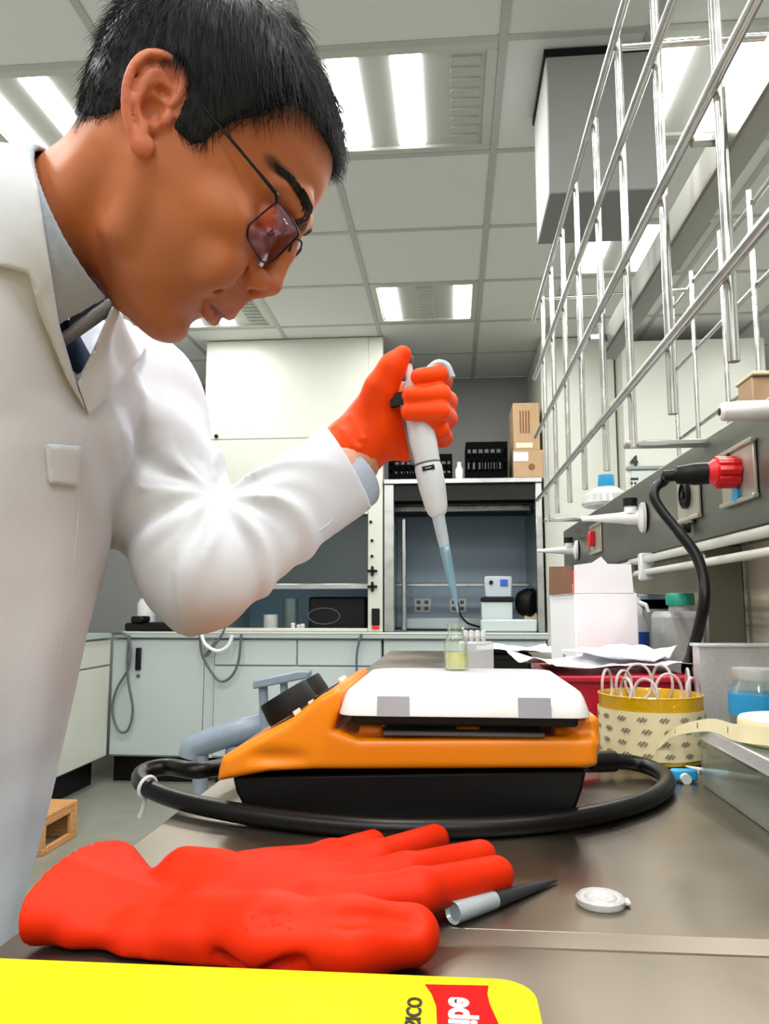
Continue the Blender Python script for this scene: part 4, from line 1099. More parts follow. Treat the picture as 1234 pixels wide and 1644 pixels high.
# --- yellow notebook with mirrored lettering, as in the selfie camera's picture
NZ = .915
nb = thing('notebook', 'bright yellow notebook with red flag logo at the front edge of the bench', 'notebook', (-.12, .27, BZ))
xr_, yb_ = .033, .355
pl = rounded_rect(-.27, .14, xr_, yb_, .016, 6)
MB().prism(pl, NZ - .003, NZ).build('cover', M_yellow, nb, bevel=.0008)
MB().prism(rounded_rect(-.267, .143, xr_ - .003, yb_ - .003, .014, 6), BZ + .003, NZ - .003).build('pages', M_paper, nb)
MB().prism(pl, BZ, BZ + .003).build('back_cover', M_yellow, nb)
LT = NZ + .0003
def pz(u, v): q = at_z(u, v, LT); return q[0], q[1]
fl = [pz(682, 1580), pz(784, 1582), pz(782, 1595), pz(786, 1612), pz(800, 1643)]
fl2 = [pz(701, 1643), pz(700, 1615), pz(693, 1596)]
ylow = fl[-1][1] - .028
fl = fl + [(fl[-1][0] + .006, ylow), (fl2[0][0] + .006, ylow)] + fl2
MB().prism(fl, NZ + .0001, LT).build('logo_flag', M_logored, nb, label='red flag-shaped logo patch')
e0 = pz(716, 1585); e1 = pz(740, 1640)
x_base = pz(718, 1600)[0]
text_mesh('Scribe', .0165, lambda x, y, z: (x_base + .0010 + y * .95 + (x - .049) * -.0, e0[1] - .0505 + x * 1.02, LT + .0002 + z), 'logo_lettering', M_white, nb, .0001, bold=.0006)
xb = pz(655, 1600)[0]
text_mesh('BÁSICO', .0098, lambda x, y, z: (xb + y * .85, pz(655, 1588)[1] - .0405 + x, LT + .0001 + z), 'word_lettering', M_ink, nb, .0001, bold=.00025)
# ------------------------------------------------------------------ the spare glove on the bench
def zc(u, v, z): return np.array(at_z(u, v, z))
g = Field((-.262, .345, .896), (.06, .60, .99), .0017)
wr = np.array((-.140, .418, .910))
cu0, cu1 = np.array((-.160, .422, .909)), np.array((-.204, .434, .9165))
axg = (cu1 - cu0) / np.linalg.norm(cu1 - cu0)
g.ellipsoid(zc(405, 1425, .912), (.046, .048, .014), 0)
g.ellipsoid(zc(470, 1428, .912), (.050, .046, .013), .012)
g.capsule(wr + np.array((0, 0, -.004)), zc(330, 1445, .912), .012, .014, .014)
for o in (-.024, 0, .012): g.capsule(wr + np.array((.02, o, -.006)), cu0 + np.array((0, o, -.007)), .0095, .0095, .014)
def cuff(a, b, ra, rb, sy):
    ab = b - a; L2 = float(ab @ ab)
    def fn(X, Y, Z):
        t = np.clip(((X - a[0]) * ab[0] + (Y - a[1]) * ab[1]) / L2, -.2, 1.15)
        r = ra + (rb - ra) * t
        dx = (np.abs(t - np.clip(t, 0, 1))) * math.sqrt(L2)
        q = np.sqrt(((Y - a[1] - t * ab[1]) / sy) ** 2 + (Z - a[2] - t * ab[2]) ** 2) - r
        return np.maximum(q, (t - 1) * math.sqrt(L2))
    return fn
g.put(cuff(cu0, cu1, .0100, .0245, 1.9), cu1 - .07, cu0 + .06, .012)
g.ellipsoid(cu1 + axg * .009, (.010, .026, .012), .006, cut=True)
fing = [[(430, 1398), (530, 1376), (598, 1354)], [(470, 1408), (600, 1380), (698, 1347)], [(490, 1428), (650, 1402), (772, 1374)], [(510, 1452), (670, 1432), (796, 1404)]]
for f, r in zip(fing, (.0098, .0108, .0110, .0118)):
    P = [zc(u, v, BZ + r * .95 + (.006 if i == 1 else .002)) for i, (u, v) in enumerate(f)]
    g.chain([*P], [r * 1.05, r, r * .92], .006)
th = [zc(318, 1482, .9135), zc(430, 1500, .916), zc(560, 1506, .916), zc(660, 1500, .915)]
g.chain(th, [.0140, .0170, .0165, .0140], .012)
g.capsule(zc(298, 1402, .922), zc(350, 1404, .921), .0145, .013, .012)
# creases
for pts, r in [([(420, 1470), (560, 1470), (660, 1478)], .0035), ([(350, 1540), (480, 1548)], .003)]:
    H = [g.hit(u, v, .3, .7) for u, v in pts]; H = [h for h in H if h is not None]
    if len(H) > 1: g.chain(H, [r] * len(H), .006, cut=True)
for pts, r in [([(120, 1400), (200, 1430), (255, 1440)], .004), ([(120, 1500), (220, 1490), (300, 1500)], .005)]:
    H = [g.hit(u, v, .3, .7) for u, v in pts]; H = [h for h in H if h is not None]
    if len(H) > 1: g.chain([h + np.array((0, .003, -.002)) for h in H], [r] * len(H), .010)
g.put(lambda X, Y, Z: (Z - (BZ + .0012)) + 0 * X + 0 * Y, (-.3, .3, .89), (.1, .65, .9), 0, cut=True)
V, Q = g.mesh(9)
t = thing('rubber_glove', 'spare orange-red rubber glove lying flat on the bench in front of the hotplate', 'glove', (-.08, .43, BZ))
quads_mesh('glove_body', V, Q, M_glove2, t)
tx = MB()
rr = random.Random(2)
for k in range(46):
    u, v = rr.uniform(350, 470), rr.uniform(1462, 1492) + 0
    h = g.hit(u, v, .3, .7)
    if h is not None: tx.lathe([(.0008, 0), (.0, .0005)], 6, h - ray(u, v) * .0004, (0, -.5, .8))
if tx.v: tx.build('grip_texture', M_glove2, t, kind='stuff')

# ------------------------------------------------------------------ the pipette
PYm = .805
ptip = np.array(at_y(735, 984, PYm + .0)); ptop = np.array(at_y(651, 573, PYm))
pax = (ptip - ptop); PL = np.linalg.norm(pax); pax /= PL
def pp(f, off=(0, 0, 0)): return ptop + pax * PL * f + np.array(off)
pip = thing('pipette', 'grey micropipette with blue-tinted tip held in the gloved hand over the vial', 'pipette', ptip)
def pl_(prof): return [(r, h * PL) for r, h in prof]
MB().lathe(pl_([(0, 0), (.0070, .0), (.0080, .006), (.0080, .022), (.0070, .03), (.005, .032)]), 24, ptop, pax).build('plunger_button', M_pipegrey, pip)
MB().lathe(pl_([(.0050, .028), (.0048, .12)]), 18, ptop, pax).build('plunger_rod', M_pinkw, pip)
MB().lathe(pl_([(.006, .095), (.0095, .11), (.0125, .17), (.0140, .25), (.0150, .33), (.0138, .40), (.0136, .425)]), 30, ptop, pax).build('handle', M_pipette, pip)
MB().lathe(pl_([(.0139, .425), (.0139, .432)]), 30, ptop, pax).build('ring', M_pipegrey, pip)
MB().lathe(pl_([(.0136, .432), (.0145, .445), (.0142, .52), (.0118, .60), (.0096, .622), (.0078, .63), (.0068, .632)]), 30, ptop, pax).build('lower_body', M_pipette, pip)
MB().lathe(pl_([(.0068, .63), (.0060, .72), (.0050, .765), (.0048, .77)]), 24, ptop, pax).build('nozzle', M_device, pip)
MB().lathe(pl_([(.0052, .750), (.0056, .752), (.0052, .80), (.0046, .86), (.0026, .94), (.0010, 1.0), (0, 1.0)]), 24, ptop, pax).build('tip', M_tipblue, pip)
# display strip, label, ejector arm, finger hook
tocam = CAM - pp(.4); tocam -= pax * (tocam @ pax); tocam /= np.linalg.norm(tocam); side = np.cross(pax, tocam)
def pbox(f0, f1, s0, s1, h0, h1, name, m, parent=pip):
    q = MB()
    q.prism([(f0 * PL, s0), (f1 * PL, s0), (f1 * PL, s1), (f0 * PL, s1)], h0, h1, lambda a, s, h: ptop + pax * a + side * s + tocam * h); return q.build(name, m, parent)
SG = -1 if side[0] > 0 else 1   # sign that points to picture left
lab = pbox(.445, .462, -.0065, .0065, .0128, .0149, 'label_band', M_black)
pbox(.452, .4545, -.003, .003, .0149, .0151, 'label_print', M_pipette, lab)
pbox(.30, .42, min(SG * .009, SG * .0165), max(SG * .009, SG * .0165), -.003, .004, 'ejector_arm', M_pipegrey)
pbox(.18, .40, min(SG * .011, SG * .0165), max(SG * .011, SG * .0165), -.003, .003, 'ejector_arm', M_pipegrey)
pbox(.135, .185, min(SG * .006, SG * .026), max(SG * .006, SG * .026), -.004, .004, 'ejector_button', M_black)
hk = [pp(.10) - side * SG * .006 , pp(.085) - side * SG * .016 + pax * .0, pp(.055) - side * SG * .030, pp(.068) - side * SG * .040, pp(.12) - side * SG * .0435]
MB().tube(smooth_path(hk, 5), .0045, 10).build('finger_hook', M_device, pip)

# ------------------------------------------------------------------ the man
man = thing('person', 'man in white lab coat, bent over the bench, pipetting with an orange-gloved hand', 'person', (-.47, .53, 0))
# head frame: forward, up, towards the camera side
HF, HU, HS = np.array([.7655, .2732, -.5825]), np.array([.6174, -.0573, .7845]), np.array([.1810, -.9602, -.2126])
HO = np.array([-.2127, .5497, 1.4095])
def h2w(p): p = np.asarray(p, float) / 1000.0; return HO + p[..., 0:1] * HF + p[..., 1:2] * HU + p[..., 2:3] * HS
def w2h(p): d = np.asarray(p, float) - HO; return np.stack([d @ HF, d @ HU, d @ HS], -1) * 1000
TAB = np.array([  # q, front, back, half width, exponent (mm)
    (-112, 60, 20, 12, 2.0), (-106, 70, 8, 25, 2.0), (-98, 77, -4, 33, 2.1), (-85, 79, -14, 44, 2.2), (-70, 86, -24, 51, 2.2), (-55, 93, -36, 56, 2.2),
    (-38, 96, -50, 61, 2.2), (-20, 94, -64, 66, 2.2), (0, 92, -76, 69, 2.3), (15, 94, -82, 71, 2.3), (30, 98, -84, 73, 2.3), (45, 101, -85, 75, 2.25),
    (60, 101, -84, 76, 2.2), (80, 95, -80, 75, 2.1), (100, 81, -70, 69, 2.05), (116, 60, -54, 57, 2.0), (127, 34, -34, 40, 2.0), (134, 6, -10, 14, 2.0)], float)
qf = np.linspace(-112, 134, 247)
def smooth_col(c):
    v = np.interp(qf, TAB[:, 0], TAB[:, c]); k = np.ones(9) / 9
    return np.convolve(np.pad(v, 4, mode='edge'), k, 'valid')
TF, TBk, TW, TN = [smooth_col(i) for i in (1, 2, 3, 4)]
def skull(P, Qq, S):
    qc = np.clip(Qq, -112, 134)
    f = np.interp(qc, qf, TF); b = np.interp(qc, qf, TBk); w = np.interp(qc, qf, TW); n = np.interp(qc, qf, TN)
    c = (f + b) / 2; a = (f - b) / 2
    rho = ((np.abs(P - c) / a) ** n + (np.abs(S) / w) ** n) ** (1 / n)
    d = (rho - 1) * np.minimum(a, w) * .93
    over = np.maximum(Qq - 134, -112 - Qq)
    return np.where(over > 0, np.sqrt(np.maximum(d, 0) ** 2 + over ** 2), np.maximum(d, -25)).astype(np.float32)
hd = Field((-105, -170, -92), (130, 140, 92), 1.6)
hd.put(skull, (-105, -130, -92), (130, 140, 92), 0, pad=0)
# neck
hd.capsule((-28, -30, 0), (-72, -185, 0), 43, 43, 20)
for s in (-1, 1): hd.capsule((-30, -25, 44 * s), (-46, -150, 22 * s), 11, 9, 20)
for s in (-1, 1):
    hd.ellipsoid((62, -8, 50 * s), (22, 15, 15), 14)                 # cheekbone
    hd.capsule((10, -66, 47 * s), (58, -99, 17 * s), 9, 10, 14)      # jaw line
    hd.capsule((12, -64, 48 * s), (2, -20, 58 * s), 9, 9, 16)
    hd.ellipsoid((102, 12, 31 * s), (17, 13, 20), 12, cut=True)      # eye socket
    hd.capsule((100, 33, 10 * s), (97, 37, 28 * s), 6.5, 6.5, 10)    # brow ridge
    hd.capsule((97, 37, 28 * s), (80, 32, 50 * s), 6.5, 5.5, 10)
    hd.ellipsoid((83, 11, 32 * s), (13.4, 12.6, 14.6), 3)            # lids
    hd.capsule((96.5, 5.5, 24 * s), (90, 4.5, 44 * s), 1.6, 1.4, 1.5, cut=True)
    hd.capsule((94, 14.5, 22 * s), (88, 15, 46 * s), .9, .9, 2.5, cut=True)
    hd.ellipsoid((80, -40, 38 * s), (12, 18, 13), 18)                # cheek
hd.ellipsoid((68, -98, 0), (13, 12, 19), 12)                          # chin
hd.capsule((99, 26, 0), (104, 5, 0), 7, 7.5, 9)                        # nose
hd.capsule((104, 5, 0), (108.5, -19, 0), 7.5, 9.8, 7)
hd.ellipsoid((110, -23, 0), (9, 8.5, 10), 5)
for s in (-1, 1):
    hd.ellipsoid((99.5, -26.5, 12 * s), (11.5, 9.3, 7.6), 3.5)
    hd.capsule((108, -31, 0), (99, -39, 0), 4.5, 5, 4)
    hd.ellipsoid((103.5, -36.5, 7.2 * s), (7, 4, 3.8), 2, cut=True)
    hd.capsule((90.5, -27, 19.5 * s), (95, -35, 17.5 * s), 1.8, 1.4, 4, cut=True)
    hd.capsule((92, -38, 25 * s), (86, -54, 35 * s), 1.6, 1.2, 8, cut=True)
hd.ellipsoid((91, -51, 0), (12.5, 17, 27), 10)                          # mouth mound
for s in (-1, 1):
    hd.capsule((98.6, -59.4, 0), (97.8, -60.2, 8 * s), 4.0, 4.2, 4)
    hd.capsule((97.8, -60.2, 8 * s), (88.5, -63.5, 25 * s), 4.2, 2.2, 4)
    hd.capsule((91.0, -72.5, 0), (89.5, -71.8, 11 * s), 5.0, 4.8, 4)
    hd.capsule((89.5, -71.8, 11 * s), (86, -66, 25 * s), 4.8, 2.0, 4)
    hd.capsule((98.5, -66.4, 0), (96, -66.6, 12 * s), .8, .8, 1.8, cut=True)
    hd.capsule((96, -66.6, 12 * s), (87, -64.6, 30 * s), .8, 1.2, 2.0, cut=True)
hd.ellipsoid((90, -85, 0), (8, 5, 22), 8, cut=True)
# ears
E1 = np.array((-.36, .933)); E2_ = np.array((-.933, -.36))
def ear(x, y, o, s):   # x backwards, y up along the ear, o outwards
    return (-9 + x * E2_[0] + y * E1[0], 13 + x * E2_[1] + y * E1[1], s * (71 + o + .34 * max(x + 10, 0)))
for s in (-1, 1):
    Rm = [[-E2_[0] * -1, E2_[1], .34 * s], [E1[0], E1[1], 0], [0, 0, 1]]
    for (x, y, rx) in [(2, 15, 5), (3, 3, 5), (-2, 22, 5)]:
        hd.capsule(ear(x - 3, y, -3, s), ear(x + 8, y, -1, s), 4.2, 3.6, 5)
    hd.capsule(ear(-2, 16, -4, s), ear(2, -8, -4, s), 6.5, 7, 6)
    hd.capsule(ear(-9, 8, -4, s), ear(-8, 24, -2, s), 5, 4.5, 4)
    hd.capsule(ear(-4, 27, -2, s), ear(10, 22, .5, s), 4.6, 3.6, 4); hd.capsule(ear(11, 22, -.5, s), ear(14, -2, -.5, s), 4, 4, 4); hd.capsule(ear(-6, 30, -.5, s), ear(9, 27, 0, s), 3.6, 3.6, 4); hd.capsule(ear(11, -2, -1, s), ear(3, -22, -1, s), 4, 4.5, 4)
    hel = [(-5, 3, 1), (-12, 12, 1.5), (-13, 23, 2), (-8, 31, 2.5), (1, 34, 3), (11, 30, 3.5), (17, 20, 3.5), (18.5, 6, 3), (16, -8, 2), (11, -19, 1), (4, -28, 0)]
    hd.chain([ear(*p, s) for p in smooth_path(hel, 3)], list(np.interp(np.linspace(0, 1, len(smooth_path(hel, 3))), [0, .1, .5, .85, 1], [2.4, 3.0, 3.3, 3.0, 3.4])), 1.6)
    hd.ellipsoid(ear(1, -26, 0, s), (7.5, 8, 4.4), 5)
    ant = [(4, 23, 0), (9, 14, .8), (10.5, 3, .8), (8, -8, .6), (2, -15, 0)]
    hd.chain([ear(*p, s) for p in smooth_path(ant, 3)], [2.6] * 13, 2.5)
    hd.capsule(ear(-3, 18, 0, s), ear(8, 14, .6, s), 1.8, 2.2, 2.5)
    hd.ellipsoid(ear(0, -1, 2.5, s), (8, 9, 7.5), 4, cut=True)        # concha
    hd.ellipsoid(ear(-3, 12, 2.5, s), (5.5, 3.6, 4.5), 3, cut=True)
    hd.chain([ear(-8, 22, 3.6, s), ear(-1, 28.5, 4.2, s), ear(8, 25.5, 4.6, s), ear(13.2, 16, 4.6, s), ear(14.2, 4, 4.2, s)], [1.8, 2.1, 2.0, 1.7, 1.2], 2.5, cut=True)
    hd.ellipsoid(ear(-8.5, -3, 0, s), (4.5, 6, 4), 3)                   # tragus
    hd.ellipsoid(ear(3, -17, .5, s), (3.5, 3, 3.5), 3)
    hd.capsule(ear(-2.5, -11, 2, s), ear(-2.5, -17, 2, s), 2.2, 1.8, 2, cut=True)
Vh, Qh = hd.mesh(2)
# hairline: hair grows above qline(p)
HL = np.array([(-110, -30), (-90, -28), (-70, -25), (-52, -20), (-40, -12), (-32, 0), (-26, 34), (-10, 42), (2, 34), (6, 12), (22, 10), (28, 18), (31, 32), (38, 44), (46, 56), (53, 72), (60, 82), (74, 84), (95, 84), (130, 84)], float)
def hline(p, s):
    return np.interp(p, HL[:, 0], HL[:, 1]) + np.where((np.abs(s) < 40) & (p < -20), -6, 0)
p_, q_, s_ = Vh.T
base = np.array(hexc('ba6c40')); tint = np.tile(base, (len(Vh), 1))
def blend(w, colh):
    global tint
    w = np.clip(w, 0, 1)[:, None]; tint = tint * (1 - w) + np.array(hexc(colh)) * w
gs = lambda c, r: np.exp(-(((p_ - c[0]) / r[0]) ** 2 + ((q_ - c[1]) / r[1]) ** 2 + ((np.abs(s_) - c[2]) / r[2]) ** 2))
blend(.55 * gs((112, -22, 4), (14, 12, 14)), 'c06a4c')
blend(.45 * gs((84, -25, 40), (26, 24, 24)), 'b96a45')
beard = np.clip((-28 - q_) / 22, 0, 1) * np.clip((p_ - 2) / 18, 0, 1) * (1 - .8 * gs((98, -66, 0), (14, 9, 26)))
beard *= np.clip((q_ + 150) / 30, 0, 1)
blend(.34 * beard, '6e4532')
lip = np.exp(-(((q_ + 66) / 8.5) ** 2)) * np.clip((p_ - 84) / 6, 0, 1) * np.clip((27 - np.abs(s_)) / 6, 0, 1)
blend(.75 * lip, 'a4523f')
blend(.9 * np.exp(-(((q_ + 66.3) / 1.8) ** 2)) * np.clip((p_ - 84) / 5, 0, 1) * np.clip((28 - np.abs(s_)) / 4, 0, 1), '4a1d15')
earw = np.clip((np.abs(s_) - 68) / 5, 0, 1) * np.clip((16 - p_) / 10, 0, 1)
blend(.5 * earw, 'd4745a')
bdist = np.full(len(Vh), 1e9)
for i in range(4):
    A0 = np.array([(100, 28, 12), (96, 34, 22), (89, 39, 34), (80, 41, 44), (71, 39.5, 53)], float)[i:i + 2]; tt_ = np.clip(((np.stack([p_, q_, np.abs(s_)], 1) - A0[0]) @ (A0[1] - A0[0])) / ((A0[1] - A0[0]) @ (A0[1] - A0[0])), 0, 1)
    dd = np.stack([p_, q_, np.abs(s_)], 1) - A0[0] - tt_[:, None] * (A0[1] - A0[0]); bdist = np.minimum(bdist, np.sqrt(dd[:, 1] ** 2 + .15 * dd[:, 0] ** 2 + .15 * dd[:, 2] ** 2))
blend(.8 * np.clip((6.0 - bdist) / 2.5, 0, 1), '1c1210')
scalp = np.clip((q_ - hline(p_, s_)) / 6, 0, 1) * (1 - np.clip((np.abs(s_) - 79) / 2, 0, 1))
blend(.9 * scalp, '231d1c')

# ---- body under the clothes, arms and bare right hand, joined with the head into one surface object
TY = math.radians(25); TNv = np.array([math.cos(TY), -math.sin(TY), 0]); TLv = np.array([math.sin(TY), math.cos(TY), 0])
neckb = h2w(np.array([-72, -185, 0]))
shL, elL, wrL = np.array(at_y(205, 640, .79)), np.array(at_y(322, 918, .70)), np.array(at_y(566, 742, .825))
shR, elR, wrR = np.array([-.50, .38, 1.26]), np.array([-.60, .24, 1.02]), np.array([-.57, .15, .80])
bd = Field((-.80, .02, 0.0), (.0, 1.05, 1.40), .008)
spine_pts = [np.array([-.54, .535, .93]), np.array([-.485, .545, 1.08]), np.array([-.435, .555, 1.20])]
for i in range(2):
    c0, c1 = spine_pts[i], spine_pts[i + 1]
    for o in (-.075, 0, .075): bd.capsule(c0 + TLv * o, c1 + TLv * o, .10, .10, .04)
bd.capsule(spine_pts[2] - TLv * .11, spine_pts[2] + TLv * .11, .08, .08, .05)
bd.capsule(spine_pts[2], neckb, .07, .052, .04)
bd.chain([shL, elL, wrL], [.05, .040, .030], .03); bd.chain([shR, elR, wrR], [.05, .040, .028], .03)
for sgn in (-1, 1):
    hip = spine_pts[0] + TLv * sgn * .09 - np.array((0, 0, .04)); kn_ = np.array([-.55, hip[1], .49]); an = np.array([-.57, hip[1], .09])
    bd.chain([hip, kn_, an], [.085, .058, .040], .03)
# bare right hand hanging at his side: palm, five fingers
pd = np.array([.15, -.1, -.98]); pd /= np.linalg.norm(pd); sdv = np.array([.9, .4, .1]); sdv -= pd * (sdv @ pd); sdv /= np.linalg.norm(sdv)
Vb, Qb = None, None
hr = Field(tuple(wrR - np.array([.12, .12, .22])), tuple(wrR + np.array([.12, .12, .05])), .003)
hr.capsule(wrR - pd * .03, wrR + pd * .02, .026, .026)
for k, o in enumerate((-.030, -.010, .010, .030)):
    hr.capsule(wrR + pd * .01 + sdv * o * .6, wrR + pd * .085 + sdv * o, .016, .012, .014)
    L = (.060, .074, .080, .070)[k]; cr = np.cross(sdv, pd)
    b0 = wrR + pd * .088 + sdv * o; b1 = b0 + pd * L * .5 + cr * .008; b2 = b1 + pd * L * .45 + cr * .018
    hr.chain([b0, b1, b2], [.0105, .0095, .0080], .004)
t0 = wrR + pd * .025 + sdv * .03; t1 = t0 + pd * .035 + sdv * .025; t2 = t1 + pd * .032 + sdv * .006
hr.chain([t0, t1, t2], [.014, .0115, .009], .008)
# ---- gloved left hand (also gives the hand inside)
def hp(u, v, y): return np.array(at_y(u, v, y))
def hand(fl, grow):
    fl.capsule(hp(556, 730, .828), hp(612, 676, .842), .0315 + grow, .033 + grow, 0)
    fl.capsule(hp(600, 700, .835), hp(648, 720, .848), .024 + grow, .014 + grow, .015)
    fl.capsule(hp(612, 670, .846), hp(650, 645, .858), .027 + grow, .018 + grow, .015)
    fl.capsule(hp(640, 640, .862), hp(660, 712, .868), .014 + grow, .013 + grow, .02)
    # thumb
    fl.chain([hp(590, 672, .825), hp(612, 622, .808), hp(629, 590, .800), hp(646, 569, .797)], [.021 + grow, .0155 + grow, .0120 + grow, .0088 + grow], .012)
    F = [([(645, 632, .868), (710, 612, .850), (703, 602, .800), (672, 605, .786)], .0096),
         ([(648, 660, .870), (716, 645, .850), (706, 634, .796), (660, 635, .783)], .0108),
         ([(648, 685, .870), (716, 672, .848), (704, 660, .795), (658, 661, .785)], .0106),
         ([(655, 705, .868), (711, 703, .842), (706, 690, .812), (690, 676, .800)], .0088)]
    for pts, r in F:
        Pt = [hp(*p) for p in pts]
        fl.chain(Pt, [r * 1.1 + grow, r * 1.08 + grow, r + grow, r * .86 + grow], .004)
gl = Field((-.135, .735, 1.195), (.03, .905, 1.355), .0015)
hand(gl, .0006)
ca, cb = hp(533, 757, .826), hp(556, 730, .828)
# cuff of the glove, rolled and hollow
cw = (hp(556, 730, .828) - hp(612, 676, .842)); cw /= np.linalg.norm(cw)
c0 = hp(553, 735, .828)
gl.capsule(c0 - cw * .012, c0 + cw * .020, .034, .0325, .012)
n0 = c0 + cw * .006
gl.put(lambda X, Y, Z: -((X - n0[0]) * cw[0] + (Y - n0[1]) * cw[1] + (Z - n0[2]) * cw[2]), n0 - .06, n0 + .06, 0, cut=True)
gl.capsule(n0 - cw * .014, n0 + cw * .05, .029, .0305, 0, cut=True)
for pts, r in [([(538, 686), (575, 720), (597, 760)], .0028), ([(562, 668), (582, 705), (592, 735)], .0022), ([(548, 690), (566, 715)], .002)]:
    H = [gl.hit(u, v, .6, 1.0) for u, v in pts]; H = [h for h in H if h is not None]
    if len(H) > 1: gl.chain([h + np.array((0, .0008, 0)) for h in H], [r] * len(H), .004)
Vg, Qg = gl.mesh(2)
hi = Field((-.135, .735, 1.195), (.03, .905, 1.355), .003); hand(hi, -.0022)
hi.capsule(wrL + cw * .05, hp(585, 700, .835), .027, .026, .01)
parts_b = [bd.mesh(2), hr.mesh(2), hi.mesh(2)]
allV = [h2w(Vh)]; allQ = [Qh]; allT = [tint]; off = len(Vh)
for (v, q) in parts_b:
    allV.append(v); allQ.append(q + off); off += len(v); allT.append(np.tile(np.array(hexc('d2977a')), (len(v), 1)))
quads_mesh('body', np.concatenate(allV), np.concatenate(allQ), M_skin, man, np.concatenate(allT))
quads_mesh('glove', Vg, Qg, M_glove, man)

# eyes
for s in (-1, 1):
    e = MB().lathe([(11.6 * math.sin(a) / 1000, -11.6 * math.cos(a) / 1000) for a in np.linspace(0, math.pi, 14)], 20, h2w(np.array([83.5, 9.5, 32 * s])), HF).build('eye', M_eye, man)
    gd = HF - .35 * HU; gd /= np.linalg.norm(gd)
    MB().lathe([(.0056, .0103), (.004, .0114), (0, .0119)], 16, h2w(np.array([83.5, 9.5, 32 * s])), gd).build('iris', M_iris, e)
# hair: cap that swells out of the scalp, plus short strands
cap = Field((-110, -60, -92), (125, 155, 92), 2.0)
cap.put(skull, (-110, -60, -92), (125, 155, 92), 0, pad=0)
A = [a.reshape([-1 if i == k else 1 for i in range(3)]) for k, a in enumerate(cap.ax)]
hgt = np.clip((A[1] - hline(A[0], A[2])) / 14, -1, 1)
thick = np.where(hgt < 0, -4.0, (2.0 + 6.5 * np.clip((A[1] - 20) / 70, 0, 1) - 2.5 * np.clip((A[0] - 40) / 50, 0, 1)) * np.minimum(1, hgt * 1.6 + .15) + .6)
cap.d = (cap.d - thick).astype(np.float32)
for s in (-1, 1):
    cap.capsule(ear(-6, 24, 4, s), ear(12, 24, 6, s), 11, 12, 3, cut=True); cap.capsule(ear(12, 22, 6, s), ear(10, -14, 6, s), 12, 12, 3, cut=True); cap.capsule(ear(-7, 20, 4, s), ear(-6, -10, 4, s), 9, 9, 3, cut=True)
rs = np.random.RandomState(4)
Vc, Qc = cap.mesh(2)
keep_q = (Vc[:, 1] > hline(Vc[:, 0], Vc[:, 2]) - 3)
Qk = Qc[keep_q[Qc].all(1)]
wl = h2w(Vc)
hair = quads_mesh('hair', wl, Qk, M_hair, man)
cen = Vc[Qk].mean(1)
nrm = np.cross(Vc[Qk[:, 1]] - Vc[Qk[:, 0]], Vc[Qk[:, 3]] - Vc[Qk[:, 0]]); ar = np.linalg.norm(nrm, axis=1); nrm /= ar[:, None] + 1e-9
prob = ar / ar.sum(); NS = 9000
pick = rs.choice(len(Qk), NS, p=prob)
root = cen[pick] + rs.normal(0, .7, (NS, 3)); nn = nrm[pick]
whorl = np.array([-55, 118, 0.0])
flow = root - whorl; flow -= nn * (flow * nn).sum(1)[:, None]; flow /= np.linalg.norm(flow, axis=1)[:, None] + 1e-6
flow[:, 0] += .35 * np.clip((root[:, 0] - 10) / 60, 0, 1); flow[:, 1] -= .25
flow += rs.normal(0, .16, flow.shape)
topw = np.clip((root[:, 1] - 30) / 70, 0, 1)
Ls = (7 + 15 * topw + 5 * rs.rand(NS)) * (1 - .5 * np.clip((root[:, 0] - 40) / 45, 0, 1)); liftw = .30 + .25 * rs.rand(NS) - .18 * (1 - topw)
vs = []; fs = []
base_i = 0; rw = .34
vv = np.zeros((NS, 4, 3, 3)); 
for j, tpar in enumerate((0, .4, .75, 1.0)):
    pos = root + flow * (Ls * tpar)[:, None] + nn * (Ls * liftw * tpar * (1 - .55 * tpar) - 1.0)[:, None]
    pos[:, 1] -= Ls * .12 * tpar * tpar
    u_ = np.cross(flow, nn); u_ /= np.linalg.norm(u_, axis=1)[:, None] + 1e-9
    r = rw * (1 - .8 * tpar)
    for k in range(3):
        an = 2 * math.pi * k / 3
        vv[:, j, k] = pos + r * (math.cos(an) * u_ + math.sin(an) * nn)
VS = vv.reshape(-1, 3); ids = np.arange(NS)[:, None] * 12
qs = []
for j in range(3):
    for k in range(3):
        l = (k + 1) % 3
        qs.append(np.concatenate([ids + j * 3 + k, ids + j * 3 + l, ids + (j + 1) * 3 + l, ids + (j + 1) * 3 + k], 1))
st = quads_mesh('hair_strands', h2w(VS), np.concatenate(qs), M_hair, hair); st['kind'] = 'stuff'
# eyebrows
BP = np.array([(100, 28, 12), (96, 34, 22), (89, 39, 34), (80, 41, 44), (71, 39.5, 53)], float)
for s in (-1, 1):
    eb = MB(); r3 = random.Random(9)
    for k in range(420):
        f = r3.random() * 4; i = min(int(f), 3); c0 = BP[i] + (BP[i + 1] - BP[i]) * (f - i); tg = BP[i + 1] - BP[i]; tg /= np.linalg.norm(tg)
        w = (r3.random() - .5) * (12 - 1.9 * f)
        out = np.array((.85, 0, .5 + .12 * f)); out /= np.linalg.norm(out)
        sg = np.array((1, 1, s)); b0 = c0 + np.array((0, w, 0)) + out * 14
        for it in range(60):
            if hd.sample(b0 * sg) < .2: break
            b0 = b0 - out * .5
        e1 = b0 + tg * 6.0 + np.array((0, 1.2 - 2.4 * (w > 0), 0)) + out * 1.1
        eb.tube([h2w(b0 * sg), h2w((b0 * .45 + e1 * .55 + out * .5) * sg), h2w(e1 * sg)], [.00048, .00042, .00012], 4, caps=False)
    eb.build('eyebrow', M_brow, man)
